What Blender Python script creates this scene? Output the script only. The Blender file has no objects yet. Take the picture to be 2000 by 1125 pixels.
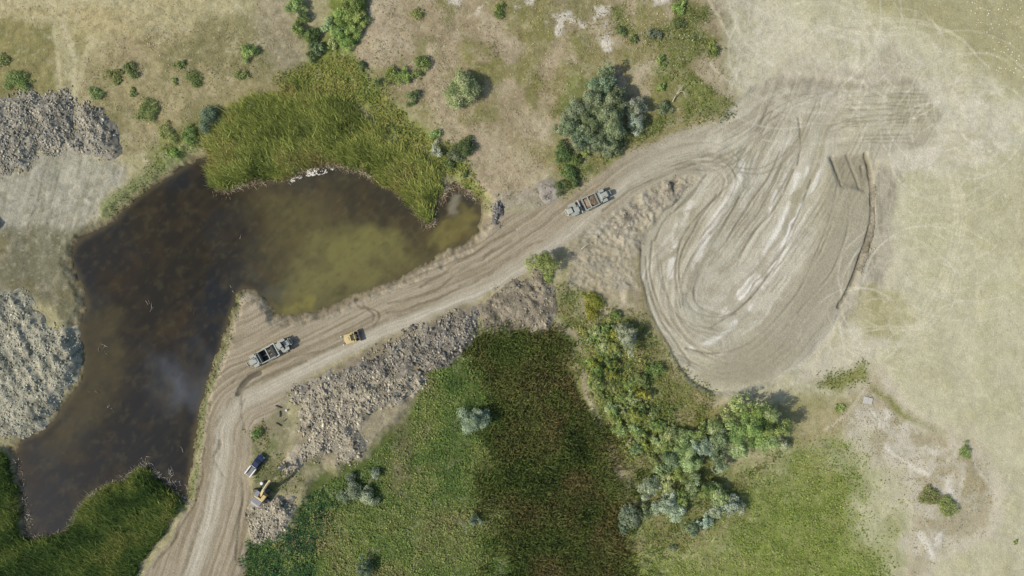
import bpy, bmesh, math, random
import numpy as np
from mathutils import Vector, Matrix

random.seed(7)
RNG = np.random.default_rng(11)
scene = bpy.context.scene
COL = scene.collection
R = math.radians

# ------------------------------------------------------------------ camera, sky, sun, exposure
H = 200.0            # flying height of the drone in metres
S = 7.0              # photograph pixels (2000 wide) per metre on the ground
cam_d = bpy.data.cameras.new('camera')
cam_d.sensor_width = 36.0
cam_d.lens = 36.0 * H / (2000.0 / S)
cam_d.clip_end = 8000.0
cam = bpy.data.objects.new('camera', cam_d)
cam.location = (0, 0, H)
COL.objects.link(cam)
scene.camera = cam

SHADOW_DIR = R(20.0)     # direction in which shadows fall, counter-clockwise from +X
SUN_EL = R(41.0)
world = bpy.data.worlds.new('World'); scene.world = world
world.use_nodes = True
wn = world.node_tree.nodes; wl = world.node_tree.links
sky = wn.new('ShaderNodeTexSky'); sky.sky_type = 'NISHITA'; sky.sun_disc = False
sky.sun_elevation = SUN_EL
sx, sy = -math.cos(SHADOW_DIR), -math.sin(SHADOW_DIR)
sky.sun_rotation = math.atan2(sx, sy)
sky.air_density = 1.0; sky.dust_density = 1.5
bg = next(n for n in wn if n.type == 'BACKGROUND')
wl.new(sky.outputs[0], bg.inputs['Color']); bg.inputs['Strength'].default_value = 0.145
sun_d = bpy.data.lights.new('sun', 'SUN'); sun_d.energy = 4.0; sun_d.angle = R(0.6)
sun_d.color = (1.0, 0.95, 0.87)
sun = bpy.data.objects.new('sun', sun_d); COL.objects.link(sun)
ldir = Vector((math.cos(SHADOW_DIR) * math.cos(SUN_EL), math.sin(SHADOW_DIR) * math.cos(SUN_EL), -math.sin(SUN_EL)))
sun.rotation_euler = ldir.to_track_quat('-Z', 'Y').to_euler()
scene.view_settings.view_transform = 'Standard'
scene.view_settings.look = 'None'
scene.view_settings.gamma = 1.0
scene.view_settings.use_curve_mapping = False
scene.view_settings.exposure = 0.18
scene.render.engine = 'CYCLES'
KLIT = 1.18          # brightness of a white sunlit ground in this light: albedo = seen colour / KLIT

# ------------------------------------------------------------------ helpers
def c8(r, g, b):
    v = np.array([r, g, b], float) / 255.0
    lin = np.where(v <= 0.04045, v / 12.92, ((v + 0.055) / 1.055) ** 2.4)
    return (lin / KLIT).astype(np.float32)

def W(px, py, z=0.0):
    """photograph pixel to a point on the ground plane of height z"""
    k = (H - z) / H
    return ((px - 1000.0) / S * k, (562.5 - py) / S * k)

def hash2(ix, iy, seed):
    h = (ix.astype(np.int64) * 374761393 + iy.astype(np.int64) * 668265263 + seed * 974711) & 0xffffffff
    h = ((h ^ (h >> 13)) * 1274126177) & 0xffffffff
    h = (h ^ (h >> 16)) & 0xffff
    return h.astype(np.float32) / 65535.0

def vnoise(x, y, seed=0):
    xf = np.floor(x); yf = np.floor(y)
    ix = xf.astype(np.int64); iy = yf.astype(np.int64)
    u = (x - xf).astype(np.float32); v = (y - yf).astype(np.float32)
    u = u * u * (3 - 2 * u); v = v * v * (3 - 2 * v)
    a = hash2(ix, iy, seed); b = hash2(ix + 1, iy, seed)
    c = hash2(ix, iy + 1, seed); d = hash2(ix + 1, iy + 1, seed)
    return a + (b - a) * u + (c - a) * v + (a - b - c + d) * u * v

def fbm(x, y, octv=4, seed=0, gain=0.5):
    s = 0.0; amp = 1.0; tot = 0.0
    for o in range(octv):
        s = s + amp * vnoise(x * 2 ** o + 17.3 * o, y * 2 ** o - 9.1 * o, seed + o)
        tot += amp; amp *= gain
    return s / tot

def sstep(a, b, x):
    t = np.clip((x - a) / (b - a), 0, 1)
    return t * t * (3 - 2 * t)

def polysd(x, y, poly, margin=60.0):
    """signed distance to a polygon, positive inside; -1e3 far outside"""
    P = np.array(poly, np.float32)
    out = np.full(x.shape, -1000.0, np.float32)
    m = (x > P[:, 0].min() - margin) & (x < P[:, 0].max() + margin) & (y > P[:, 1].min() - margin) & (y < P[:, 1].max() + margin)
    if not m.any():
        return out
    px = x[m].astype(np.float32); py = y[m].astype(np.float32)
    d2 = np.full(px.shape, 1e12, np.float32); ins = np.zeros(px.shape, bool)
    n = len(P)
    for i in range(n):
        ax, ay = P[i]; bx, by = P[(i + 1) % n]
        ex, ey = bx - ax, by - ay
        L = ex * ex + ey * ey + 1e-9
        t = np.clip(((px - ax) * ex + (py - ay) * ey) / L, 0, 1)
        qx = px - ax - t * ex; qy = py - ay - t * ey
        d2 = np.minimum(d2, qx * qx + qy * qy)
        if ay != by:
            c = ((ay > py) != (by > py)) & (px < (bx - ax) * (py - ay) / (by - ay) + ax)
            ins ^= c
    d = np.sqrt(d2)
    out[m] = np.where(ins, d, -d)
    return out

def polyline(x, y, pts, reach=200.0):
    """signed side distance, length along, for an open polyline (far points: distance 1e3)"""
    P = np.array(pts, np.float32)
    dd = np.full(x.shape, 1e3, np.float32); ss = np.zeros(x.shape, np.float32)
    m = (x > P[:, 0].min() - reach) & (x < P[:, 0].max() + reach) & (y > P[:, 1].min() - reach) & (y < P[:, 1].max() + reach)
    if not m.any():
        return dd, ss
    px = x[m].astype(np.float32); py = y[m].astype(np.float32)
    best = np.full(px.shape, 1e12, np.float32); sg = np.ones(px.shape, np.float32); sl = np.zeros(px.shape, np.float32)
    acc = 0.0
    for i in range(len(P) - 1):
        ax, ay = P[i]; bx, by = P[i + 1]
        ex, ey = bx - ax, by - ay
        L = math.hypot(ex, ey)
        t = np.clip(((px - ax) * ex + (py - ay) * ey) / (L * L), 0, 1)
        qx = px - ax - t * ex; qy = py - ay - t * ey
        d2 = qx * qx + qy * qy
        k = d2 < best
        best[k] = d2[k]
        sg[k] = np.sign(ex * qy - ey * qx)[k]
        sl[k] = (acc + t * L)[k]
        acc += L
    dd[m] = np.sqrt(best) * sg; ss[m] = sl
    return dd, ss

def smooth(pts, n=6):
    """Catmull-Rom through the points"""
    P = [np.array(p, float) for p in pts]
    P = [2 * P[0] - P[1]] + P + [2 * P[-1] - P[-2]]
    out = []
    for i in range(1, len(P) - 2):
        for k in range(n):
            t = k / n
            a, b, c, d = P[i - 1], P[i], P[i + 1], P[i + 2]
            out.append(tuple(0.5 * (2 * b + (c - a) * t + (2 * a - 5 * b + 4 * c - d) * t * t + (3 * b - a - 3 * c + d) * t ** 3)))
    out.append(tuple(P[-2]))
    return out

def mesh_np(name, verts, loops, sizes, cols=None, mat=None, shade=False):
    """fast mesh from numpy arrays"""
    me = bpy.data.meshes.new(name)
    verts = np.asarray(verts, np.float32); loops = np.asarray(loops, np.int32).ravel(); sizes = np.asarray(sizes, np.int32)
    me.vertices.add(len(verts)); me.vertices.foreach_set('co', verts.ravel())
    me.loops.add(len(loops)); me.loops.foreach_set('vertex_index', loops)
    me.polygons.add(len(sizes))
    st = np.zeros(len(sizes), np.int32); st[1:] = np.cumsum(sizes)[:-1]
    me.polygons.foreach_set('loop_start', st)
    try:
        me.polygons.foreach_set('loop_total', sizes)
    except Exception:
        pass
    if shade:
        me.polygons.foreach_set('use_smooth', np.ones(len(sizes), bool))
    if cols is not None:
        at = me.color_attributes.new('Col', 'FLOAT_COLOR', 'POINT')
        c4 = np.ones((len(verts), 4), np.float32); c4[:, :3] = cols
        at.data.foreach_set('color', c4.ravel())
    me.update(calc_edges=True)
    if mat: me.materials.append(mat)
    return me

def link(name, data, parent=None, loc=None, rz=None):
    o = bpy.data.objects.new(name, data); COL.objects.link(o)
    if parent is not None: o.parent = parent
    if loc is not None: o.location = loc
    if rz is not None: o.rotation_euler = (0, 0, rz)
    return o

def tag(o, label=None, cat=None, group=None, kind=None):
    if label: o['label'] = label
    if cat: o['category'] = cat
    if group: o['group'] = group
    if kind: o['kind'] = kind
    return o

# ------------------------------------------------------------------ materials
def new_mat(name):
    m = bpy.data.materials.new(name); m.use_nodes = True
    b = m.node_tree.nodes['Principled BSDF']
    return m, m.node_tree.nodes, m.node_tree.links, b

def attr_mat(name, rough=0.9, spec=0.15, grain=0.25, gscale=6.0, bump=0.0, bscale=4.0, bdist=0.1, translucent=0.0, fine=None):
    """colour from the mesh's own colour attribute, with procedural grain and relief"""
    m, n, l, b = new_mat(name)
    a = n.new('ShaderNodeAttribute'); a.attribute_name = 'Col'
    tc = n.new('ShaderNodeTexCoord')
    nz = n.new('ShaderNodeTexNoise'); nz.inputs['Scale'].default_value = gscale; nz.inputs['Detail'].default_value = 5; nz.inputs['Roughness'].default_value = 0.7
    l.new(tc.outputs['Object'], nz.inputs['Vector'])
    mr = n.new('ShaderNodeMapRange'); mr.inputs[1].default_value = 0.3; mr.inputs[2].default_value = 0.7
    mr.inputs[3].default_value = 1 - grain; mr.inputs[4].default_value = 1 + grain
    l.new(nz.outputs['Fac'], mr.inputs[0])
    mx = n.new('ShaderNodeVectorMath'); mx.operation = 'SCALE'
    l.new(a.outputs['Color'], mx.inputs[0]); l.new(mr.outputs[0], mx.inputs['Scale'])
    l.new(mx.outputs[0], b.inputs['Base Color'])
    b.inputs['Roughness'].default_value = rough
    b.inputs['Specular IOR Level'].default_value = spec
    if translucent > 0:
        out = n['Material Output']
        tr = n.new('ShaderNodeBsdfTranslucent'); l.new(mx.outputs[0], tr.inputs['Color'])
        ms = n.new('ShaderNodeMixShader'); ms.inputs[0].default_value = translucent
        l.new(b.outputs[0], ms.inputs[1]); l.new(tr.outputs[0], ms.inputs[2]); l.new(ms.outputs[0], out.inputs['Surface'])
    if bump > 0:
        n2 = n.new('ShaderNodeTexNoise'); n2.inputs['Scale'].default_value = bscale; n2.inputs['Detail'].default_value = 6; n2.inputs['Roughness'].default_value = 0.65
        l.new(tc.outputs['Object'], n2.inputs['Vector'])
        bp = n.new('ShaderNodeBump'); bp.inputs['Strength'].default_value = bump; bp.inputs['Distance'].default_value = bdist
        l.new(n2.outputs['Fac'], bp.inputs['Height']); l.new(bp.outputs[0], b.inputs['Normal'])
    return m

def paint_mat(name, rgb, rough=0.5, metal=0.0, dirt=0.35, scale=2.5, dust=(0.33, 0.29, 0.22)):
    """painted or bare machine surface with dust and scuffs"""
    m, n, l, b = new_mat(name)
    tc = n.new('ShaderNodeTexCoord')
    nz = n.new('ShaderNodeTexNoise'); nz.inputs['Scale'].default_value = scale; nz.inputs['Detail'].default_value = 8; nz.inputs['Roughness'].default_value = 0.7
    l.new(tc.outputs['Object'], nz.inputs['Vector'])
    rp = n.new('ShaderNodeMapRange'); rp.inputs[1].default_value = 0.42; rp.inputs[2].default_value = 0.72; rp.inputs[3].default_value = 0; rp.inputs[4].default_value = dirt
    l.new(nz.outputs['Fac'], rp.inputs[0])
    mx = n.new('ShaderNodeMix'); mx.data_type = 'RGBA'
    mx.inputs[6].default_value = (*rgb, 1); mx.inputs[7].default_value = (*dust, 1)
    l.new(rp.outputs[0], mx.inputs[0]); l.new(mx.outputs[2], b.inputs['Base Color'])
    b.inputs['Roughness'].default_value = rough; b.inputs['Metallic'].default_value = metal
    return m

MAT = {}
MAT['ground'] = attr_mat('bare_and_grassy_ground', 1.0, 0.05, 0.18, 2.4, 0.7, 2.4, 0.3)
MAT['heap'] = attr_mat('dug_clay', 1.0, 0.05, 0.25, 3.0, 0.5, 5.0, 0.15)
MAT['leaf'] = attr_mat('leaves', 0.75, 0.2, 0.2, 3.0, translucent=0.2)
MAT['reed'] = attr_mat('reed_blades', 0.7, 0.2, 0.15, 3.0, translucent=0.25)
MAT['bark'] = attr_mat('bark', 0.95, 0.1, 0.3, 9.0)
MAT['wood'] = attr_mat('weathered_wood', 0.95, 0.1, 0.3, 9.0)

# ------------------------------------------------------------------ the ground: one sheet, fine in view, coarse to the horizon
def axis(lim, step):
    core = np.arange(-lim, lim + step * 0.5, step)
    far = []
    d = lim; st = step
    while d < 3500:
        st *= 1.45; d += st; far.append(d)
    far = np.array(far)
    return np.concatenate([-(far[::-1]), core, far]), len(far)
STEP = 0.29
GX, NFX = axis(149.0, STEP)
GY, NFY = axis(86.0, STEP)
XX, YY = np.meshgrid(GX, GY)
X = XX.ravel().astype(np.float32); Y = YY.ravel().astype(np.float32)
PX = 1000 + X * S; PY = 562.5 - Y * S
N = len(X)
col = np.zeros((N, 3), np.float32)
hz = np.zeros(N, np.float32)

n_lo = fbm(X / 22, Y / 22, 4, 1)
n_mid = fbm(X / 6, Y / 6, 4, 5)
n_hi = fbm(X / 1.3, Y / 1.3, 3, 9)
n_hi2 = fbm(X / 0.7, Y / 0.7, 2, 15)
WARPX = (fbm(X / 5, Y / 5, 4, 21) - 0.5); WARPY = (fbm(X / 5, Y / 5, 4, 31) - 0.5)

BIGX = (fbm(X / 14, Y / 14, 4, 121) - .5); BIGY = (fbm(X / 14, Y / 14, 4, 131) - .5)
def paint(mask, c):
    global col
    col += (c[None, :] - col) * mask[:, None]

def region(poly, feather=8, warp=14, big=0):
    sd = polysd(PX + WARPX * warp * 2 + BIGX * big * 2, PY + WARPY * warp * 2 + BIGY * big * 2, poly)
    return sstep(-feather, feather, sd)

def stroke(pts, width, feather=3, warp=0):
    d, s = polyline(PX + WARPX * warp * 2, PY + WARPY * warp * 2, smooth(pts), reach=width + feather + 30)
    return 1 - sstep(width - feather, width + feather, np.abs(d))

def mot(n, a, b):
    return sstep(a, b, n)

# large zones: dry steppe grass
paint(np.ones(N, np.float32), c8(158, 150, 112))
right = sstep(1350, 1650, PX + (PY - 560) * -0.12 + WARPX * 120)
paint(right, c8(182, 177, 146))
paint(right * mot(n_lo, 0.45, 0.68) * 0.45, c8(168, 162, 126))
paint(right * mot(n_mid, 0.5, 0.75) * 0.3, c8(168, 164, 120))
paint(right * mot(n_mid, 0.5, 0.25) * 0.3, c8(192, 186, 154))
NE = region([(1640, -20), (1800, -20), (2200, -20), (2200, 200), (1950, 160), (1870, 90), (1760, 30)], 30, 30)
paint(NE * 0.75, c8(153, 146, 104))
# top left steppe
TL = region([(-300, -300), (560, -300), (470, 60), (400, 90), (300, 110), (140, 70), (0, 40), (-300, 40)], 25, 30)
paint(TL * 0.8, c8(172, 162, 122))
paint(TL * mot(n_lo, 0.4, 0.65) * 0.5, c8(164, 148, 104))
m = region([(-100, 40), (105, 40), (118, 180), (0, 200), (-100, 200)], 12, 16); paint(m * 0.8, c8(130, 122, 76)); paint(m * mot(n_mid, .45, .65) * .5, c8(112, 112, 66))
m = region([(130, 30), (170, 60), (160, 110), (140, 100)], 8, 12); paint(m * .5, c8(140, 132, 84))
m = region([(160, 120), (260, 60), (420, 60), (560, 100), (560, 200), (440, 240), (350, 290), (250, 300), (160, 200)], 25, 25)
paint(m * 0.7, c8(144, 132, 94)); paint(m * mot(n_mid, .5, .7) * .5, c8(118, 116, 74)); paint(m * mot(n_lo, .52, .66) * .6, c8(158, 142, 112))
m = region([(390, 40), (520, 20), (600, 60), (610, 130), (540, 160), (440, 150), (380, 120)], 20, 22)
paint(m * .75, c8(128, 122, 84)); paint(m * mot(n_mid, .5, .65) * .6, c8(104, 104, 66))
m = region([(500, -20), (560, -20), (575, 60), (600, 120), (540, 140), (500, 80)], 15, 15); paint(m * .6, c8(156, 144, 120))
# hill in the middle top
HILL = region([(700, -60), (1440, -60), (1400, 100), (1440, 190), (1400, 235), (1240, 290), (1120, 370), (960, 400), (930, 330), (830, 240), (740, 180), (690, 110)], 14, 12)
HILLH = region([(700, -60), (1440, -60), (1400, 100), (1440, 190), (1400, 235), (1240, 290), (1120, 370), (960, 400), (930, 330), (830, 240), (740, 180), (690, 110)], 55, 12)
paint(HILL, c8(152, 138, 108))
paint(HILL * mot(n_lo, .42, .6) * .75, c8(132, 126, 78))
paint(HILL * mot(n_mid, .48, .66) * .6, c8(118, 118, 68))
paint(HILL * mot(fbm(X / 9 + 40, Y / 9, 4, 77), .52, .66) * .7, c8(166, 152, 126))
paint(HILL * mot(n_hi, .58, .78) * .4, c8(98, 100, 60))
for p, k in (([(1030, 90), (1100, 80), (1130, 120), (1060, 140)], .5), ([(930, 30), (990, 40), (980, 80), (940, 70)], .5), ([(1000, 230), (1060, 220), (1080, 280), (1020, 290)], .5), ([(700, -20), (790, -20), (800, 90), (760, 130), (700, 125), (690, 90)], .7), ([(840, 90), (920, 100), (870, 160), (860, 230), (835, 200)], .6),
             ([(900, 240), (1000, 290), (1080, 330), (1060, 380), (950, 390), (930, 330)], .65), ([(1230, 130), (1290, 110), (1260, 190), (1230, 180)], .6),
             ([(1350, 105), (1400, 100), (1420, 160), (1370, 165)], .8)):
    m = region(p, 14, 16); paint(m * k, c8(166, 152, 124)); paint(m * mot(n_mid, .5, .7) * .5, c8(178, 166, 140))
m = region([(840, 110), (1060, 20), (1090, 90), (1050, 200), (960, 220), (890, 200)], 30, 30); paint(m * mot(n_mid, .38, .62) * .65, c8(122, 118, 66))
# chalk patches
chalk = np.zeros(N, np.float32)
for p in ([(985, -20), (1045, -20), (1040, 25), (1000, 20)], [(1070, 45), (1110, 30), (1150, 50), (1160, 15), (1120, -20), (1180, -20), (1190, 30), (1180, 70), (1130, 65), (1075, 78)], [(1165, 75), (1195, 70), (1195, 105), (1172, 95)],
          [(860, -20), (960, -20), (940, 35), (905, 30), (870, 12)], [(1270, -20), (1320, -20), (1300, 12), (1275, 14)], [(1215, 0), (1235, 10), (1230, 45)]):
    chalk = np.maximum(chalk, region(p, 7, 20))
chalk *= mot(fbm(X / 2.2, Y / 2.2, 4, 63), .42, .6)
paint(chalk * .85, c8(204, 196, 180))
# green on the hill
GRN = np.zeros(N, np.float32)
for p in ([(1190, 15), (1215, 20), (1225, 55), (1250, 70), (1240, 85), (1205, 70)], [(1310, 0), (1385, 15), (1385, 35), (1360, 60), (1385, 80), (1400, 105), (1350, 115), (1340, 150), (1300, 170), (1280, 140), (1300, 100), (1270, 85), (1265, 60), (1310, 50)],
          [(1340, 130), (1375, 165), (1430, 205), (1425, 220), (1340, 235), (1330, 200)], [(1100, 300), (1130, 290), (1160, 330), (1110, 375), (1090, 330)],
          [(1230, 240), (1310, 215), (1320, 235), (1230, 285), (1180, 320), (1170, 295)], [(1120, 150), (1160, 150), (1130, 220), (1080, 230)]):
    GRN = np.maximum(GRN, region(p, 9, 12))
paint(GRN * .8, c8(104, 114, 58)); paint(GRN * mot(n_mid, .5, .7) * .6, c8(128, 132, 72))
# green draw from the ravine down to the reeds
DRAW = region([(600, 120), (640, 60), (650, -40), (720, -40), (705, 60), (690, 110), (725, 150), (760, 200), (820, 250), (880, 290), (930, 350), (950, 400), (925, 385), (890, 350), (850, 330), (780, 290), (720, 215), (650, 190), (560, 180), (540, 160)], 12, 12)
paint(DRAW * .9, c8(118, 126, 58)); paint(DRAW * mot(n_mid, .45, .65) * .6, c8(96, 110, 50)); paint(DRAW * mot(n_lo, .55, .65) * .5, c8(140, 136, 72))
m = region([(280, 290), (400, 215), (500, 195), (560, 165), (640, 170), (640, 200), (480, 215), (430, 260), (360, 300), (310, 330)], 12, 14)
paint(m * .85, c8(116, 120, 64))
# mown lanes top left
for pts, w_, c in (([(105, 10), (108, 90), (120, 180), (125, 230)], 4, (180, 170, 132)), ([(122, 0), (128, 60), (142, 110), (146, 200)], 5, (182, 172, 136)), ([(172, 70), (160, 130), (146, 200)], 5, (178, 168, 130)), ([(135, 60), (133, 120), (140, 180)], 4, (172, 162, 126)), ([(-20, 12), (60, 10), (200, 5), (300, 15)], 8, (178, 168, 130)),
                   ([(455, 90), (440, 130), (400, 175), (350, 215), (310, 255), (250, 268)], 2, (160, 148, 112)), ([(840, 90), (840, 150), (850, 210), (900, 250), (930, 300), (950, 370)], 7, (168, 152, 122))):
    paint(stroke(pts, w_, 3, 5) * .7, c8(*c))
# bare slope and mud on the left
LEFT = region([(-200, 300), (40, 330), (100, 290), (170, 300), (235, 300), (250, 330), (215, 380), (190, 420), (150, 460), (130, 500), (160, 570), (150, 640), (120, 600), (60, 580), (-200, 560)], 16, 22, 20)
paint(LEFT, c8(158, 154, 134))
lf = fbm((X - Y * 0.28) / .9, Y / 16, 5, 40, .65)
paint(LEFT * mot(lf, .46, .64) * .6, c8(134, 129, 106)); paint(LEFT * mot(lf, .46, .3) * .4, c8(178, 171, 150)); paint(LEFT * mot(n_lo, .48, .6) * .4, c8(150, 140, 112))
paint(LEFT * mot(n_mid, .5, .7) * .4, c8(170, 164, 146))
WET = region([(-200, 470), (20, 450), (60, 440), (130, 455), (200, 425), (230, 415), (215, 440), (150, 475), (135, 500), (150, 560), (170, 620), (150, 650), (100, 600), (40, 575), (-200, 560)], 12, 14)
paint(WET * .9, c8(110, 106, 80)); paint(WET * mot(fbm((X + Y * 0.15) / 1.5, Y / 16, 4, 43), .45, .7) * .5, c8(128, 126, 104)); paint(WET * mot(n_lo, .5, .6) * .5, c8(116, 108, 74))
m = region([(190, 400), (230, 370), (300, 320), (340, 300), (380, 295), (300, 350), (240, 395), (200, 430)], 8, 8); paint(m * .85, c8(124, 130, 84))
m = region([(280, 330), (330, 270), (400, 262), (405, 290), (340, 320)], 8, 8); paint(m * .5, c8(100, 112, 52))
for pts, w_ in (([(72, 390), (55, 430), (45, 470), (40, 560)], 2.2), ([(30, 470), (28, 560)], 1.5), ([(90, 320), (66, 400)], 1.6), ([(160, 380), (185, 400), (180, 415)], 3)):
    paint(stroke(pts, w_, 1.6, 6) * mot(n_hi, .35, .6) * .6, c8(96, 92, 78))
# bottom meadows (soil under the plants)
MEADL = region([(810, 720), (900, 670), (960, 640), (1080, 650), (1150, 780), (1180, 930), (1230, 1060), (1300, 1200), (440, 1200), (480, 1060), (560, 1045), (600, 960), (640, 915), (700, 900), (740, 850), (790, 800)], 16, 22)
paint(MEADL, c8(80, 92, 46)); paint(MEADL * mot(n_mid, .45, .65) * .6, c8(98, 104, 54))
MARSH = region([(930, 655), (1000, 645), (1070, 655), (1110, 740), (1150, 820), (1175, 920), (1210, 1030), (1270, 1125), (1290, 1200), (985, 1200), (1010, 1110), (955, 1070), (1005, 1010), (955, 960), (995, 900), (950, 850), (975, 800), (935, 760), (950, 720), (915, 690)], 40, 40, 60)
paint(MARSH, c8(72, 74, 40))
MEADR = region([(1270, 1100), (1350, 1050), (1440, 985), (1520, 895), (1560, 875), (1620, 870), (1660, 930), (1690, 1000), (1730, 1080), (1770, 1250), (1250, 1250)], 70, 40, 50)
paint(MEADR, c8(122, 132, 66)); paint(MEADR * mot(n_lo, .45, .62) * .5, c8(124, 128, 74)); paint(MEADR * mot(n_mid, .52, .68) * .4, c8(134, 130, 82))
THICK = region([(1090, 560), (1130, 560), (1250, 600), (1320, 720), (1400, 770), (1400, 830), (1420, 900), (1470, 980), (1380, 1050), (1230, 1080), (1180, 930), (1140, 780), (1090, 660)], 14, 14)
paint(THICK * .9, c8(112, 118, 66)); paint(THICK * mot(n_mid, .48, .66) * .6, c8(136, 126, 92))
for p in ([(1130, 580), (1200, 560), (1250, 560), (1260, 620), (1200, 620), (1140, 640)], [(1135, 720), (1155, 720), (1165, 760), (1150, 775)], [(1205, 910), (1235, 915), (1245, 960), (1215, 960)], [(1120, 470), (1210, 450), (1250, 480), (1250, 600), (1180, 570), (1110, 560)]):
    m = region(p, 9, 12); paint(m * .8, c8(160, 148, 122)); paint(m * mot(n_mid, .5, .65) * .5, c8(136, 128, 92))
m = region([(1340, 770), (1420, 780), (1440, 800), (1380, 850), (1330, 830)], 12, 12); paint(m * .8, c8(126, 122, 72)); paint(m * mot(n_mid, .5, .65) * .5, c8(154, 138, 104))
paint(stroke([(1090, 640), (1130, 655), (1140, 700), (1150, 770), (1180, 850), (1210, 930), (1225, 980)], 6, 4, 8) * .6, c8(160, 144, 124))
# dry bank lower right
BANK = region([(1690, 740), (1720, 740), (1780, 810), (1870, 860), (1920, 900), (1950, 970), (1930, 1040), (1850, 1080), (1800, 1130), (1770, 1125), (1790, 1040), (1760, 960), (1720, 900), (1650, 850), (1640, 810)], 30, 30, 40)
paint(BANK * .8, c8(186, 176, 152)); paint(BANK * mot(n_mid, .42, .6) * .6, c8(198, 189, 168)); paint(BANK * mot(n_lo, .5, .6) * .4, c8(164, 160, 140)); paint(BANK * mot(n_mid, .5, .36) * .5, c8(150, 138, 104)); paint(BANK * mot(n_hi, .55, .75) * .4, c8(140, 130, 96))
for pts, w_ in (([(1712, 770), (1760, 820), (1800, 870), (1850, 900)], 5), ([(1740, 800), (1730, 860), (1780, 910), (1830, 940)], 4), ([(1860, 870), (1880, 920), (1870, 980), (1900, 1030)], 5), ([(1830, 920), (1860, 1000), (1830, 1060)], 6), ([(1790, 1040), (1820, 1080), (1810, 1125)], 6), ([(1690, 800), (1720, 840), (1700, 880)], 4), ([(1900, 900), (1930, 960), (1920, 1010)], 4)):
    paint(stroke(pts, w_, 4, 14) * mot(n_mid, .38, .56) * .75, c8(210, 203, 186))
m = region([(1500, 790), (1640, 770), (1690, 760), (1640, 850), (1560, 880), (1520, 860)], 16, 16); paint(m * .7, c8(152, 140, 98)); paint(m * mot(n_mid, .5, .65) * .4, c8(122, 122, 68))
m = region([(1860, 880), (1910, 890), (1935, 960), (1920, 1000), (1870, 990)], 14, 16); paint(m * mot(n_mid, .4, .6) * .7, c8(142, 130, 90))
for p in ([(1595, 750), (1660, 720), (1690, 705), (1690, 740), (1640, 765)], [(1690, 745), (1760, 790), (1850, 845), (1840, 850), (1750, 805)], [(1630, 800), (1655, 790), (1640, 808)]):
    m = region(p, 8, 10); paint(m * .85, c8(122, 124, 62))
paint(stroke([(1700, 745), (1650, 810), (1610, 840)], 3, 3, 4) * .7, c8(190, 178, 152))
paint(stroke([(1715, 730), (1750, 770), (1790, 810), (1870, 860), (1925, 900), (1950, 960), (1935, 1030), (1850, 1080), (1800, 1125)], 9, 6, 8) * .55, c8(190, 180, 156))
paint(stroke([(1775, 1125), (1780, 1060), (1800, 990)], 3, 3, 5) * .6, c8(176, 164, 136))

# ------------------------------------------------------------------ haul road and borrow pit
POND = [(398, 305), (411, 318), (410, 345), (418, 365), (440, 368), (470, 358), (500, 352), (545, 350), (575, 342), (600, 325), (640, 318), (690, 326), (730, 345), (770, 372), (800, 392), (815, 410), (828, 434), (840, 442), (850, 432), (847, 405), (868, 378), (890, 362), (908, 370), (928, 388), (940, 402), (938, 428), (925, 452), (900, 478), (870, 490), (840, 505), (800, 530), (760, 548), (720, 565), (680, 583), (640, 598), (600, 608), (560, 617), (538, 617), (530, 600), (510, 578), (490, 566), (470, 562), (457, 575), (447, 610), (434, 650), (421, 700), (406, 735), (394, 770), (384, 810), (376, 850), (370, 900), (365, 940), (357, 975), (345, 966), (325, 956), (300, 935), (281, 911), (262, 925), (240, 940), (205, 952), (175, 968), (157, 985), (150, 1005), (135, 1030), (110, 1050), (75, 1060), (48, 1058), (42, 1030), (38, 990), (33, 950), (25, 910), (20, 880), (35, 860), (60, 850), (80, 840), (100, 820), (130, 780), (155, 740), (158, 700), (150, 655), (150, 625), (165, 600), (158, 570), (142, 530), (130, 505), (140, 480), (155, 465), (200, 440), (215, 430), (240, 405), (270, 380), (305, 355), (340, 335), (370, 315)]
ROAD = [(270, 1140), (330, 1060), (365, 1000), (378, 930), (388, 860), (398, 800), (412, 750), (428, 700), (446, 640), (460, 580), (480, 566), (505, 580), (535, 625), (600, 612), (680, 588), (760, 552), (840, 510), (900, 482), (930, 455), (950, 425), (1010, 415), (1060, 402), (1110, 385), (1150, 352), (1200, 318), (1250, 290), (1300, 268), (1360, 248), (1420, 236), (1445, 195), (1560, 180), (1500, 300), (1380, 350), (1310, 352), (1270, 367), (1220, 402), (1170, 435), (1130, 465), (1075, 500), (1020, 538), (960, 568), (920, 590), (850, 618), (780, 648), (720, 675), (650, 708), (600, 738), (560, 765), (545, 850), (500, 850), (492, 890), (482, 930), (492, 985), (482, 1050), (468, 1140)]
PIT = [(1400, 250), (1440, 195), (1480, 165), (1530, 148), (1600, 148), (1700, 160), (1790, 154), (1812, 190), (1842, 225), (1832, 268), (1790, 287), (1740, 300), (1712, 312), (1706, 350), (1703, 420), (1692, 490), (1672, 560), (1640, 625), (1600, 685), (1550, 722), (1500, 748), (1440, 766), (1390, 767), (1358, 748), (1320, 702), (1290, 645), (1265, 592), (1250, 540), (1250, 480), (1268, 450), (1290, 420), (1330, 380), (1370, 345), (1352, 300)]
NEUT = [(1380, -60), (1450, -40), (1600, 40), (1780, 100), (1860, 150), (1960, 200), (1990, 280), (1900, 320), (1830, 330), (1740, 330), (1730, 420), (1740, 520), (1760, 600), (1780, 650), (1700, 690), (1640, 690), (1560, 735), (1500, 760), (1400, 770), (1500, 500), (1440, 190), (1410, 90)]
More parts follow.
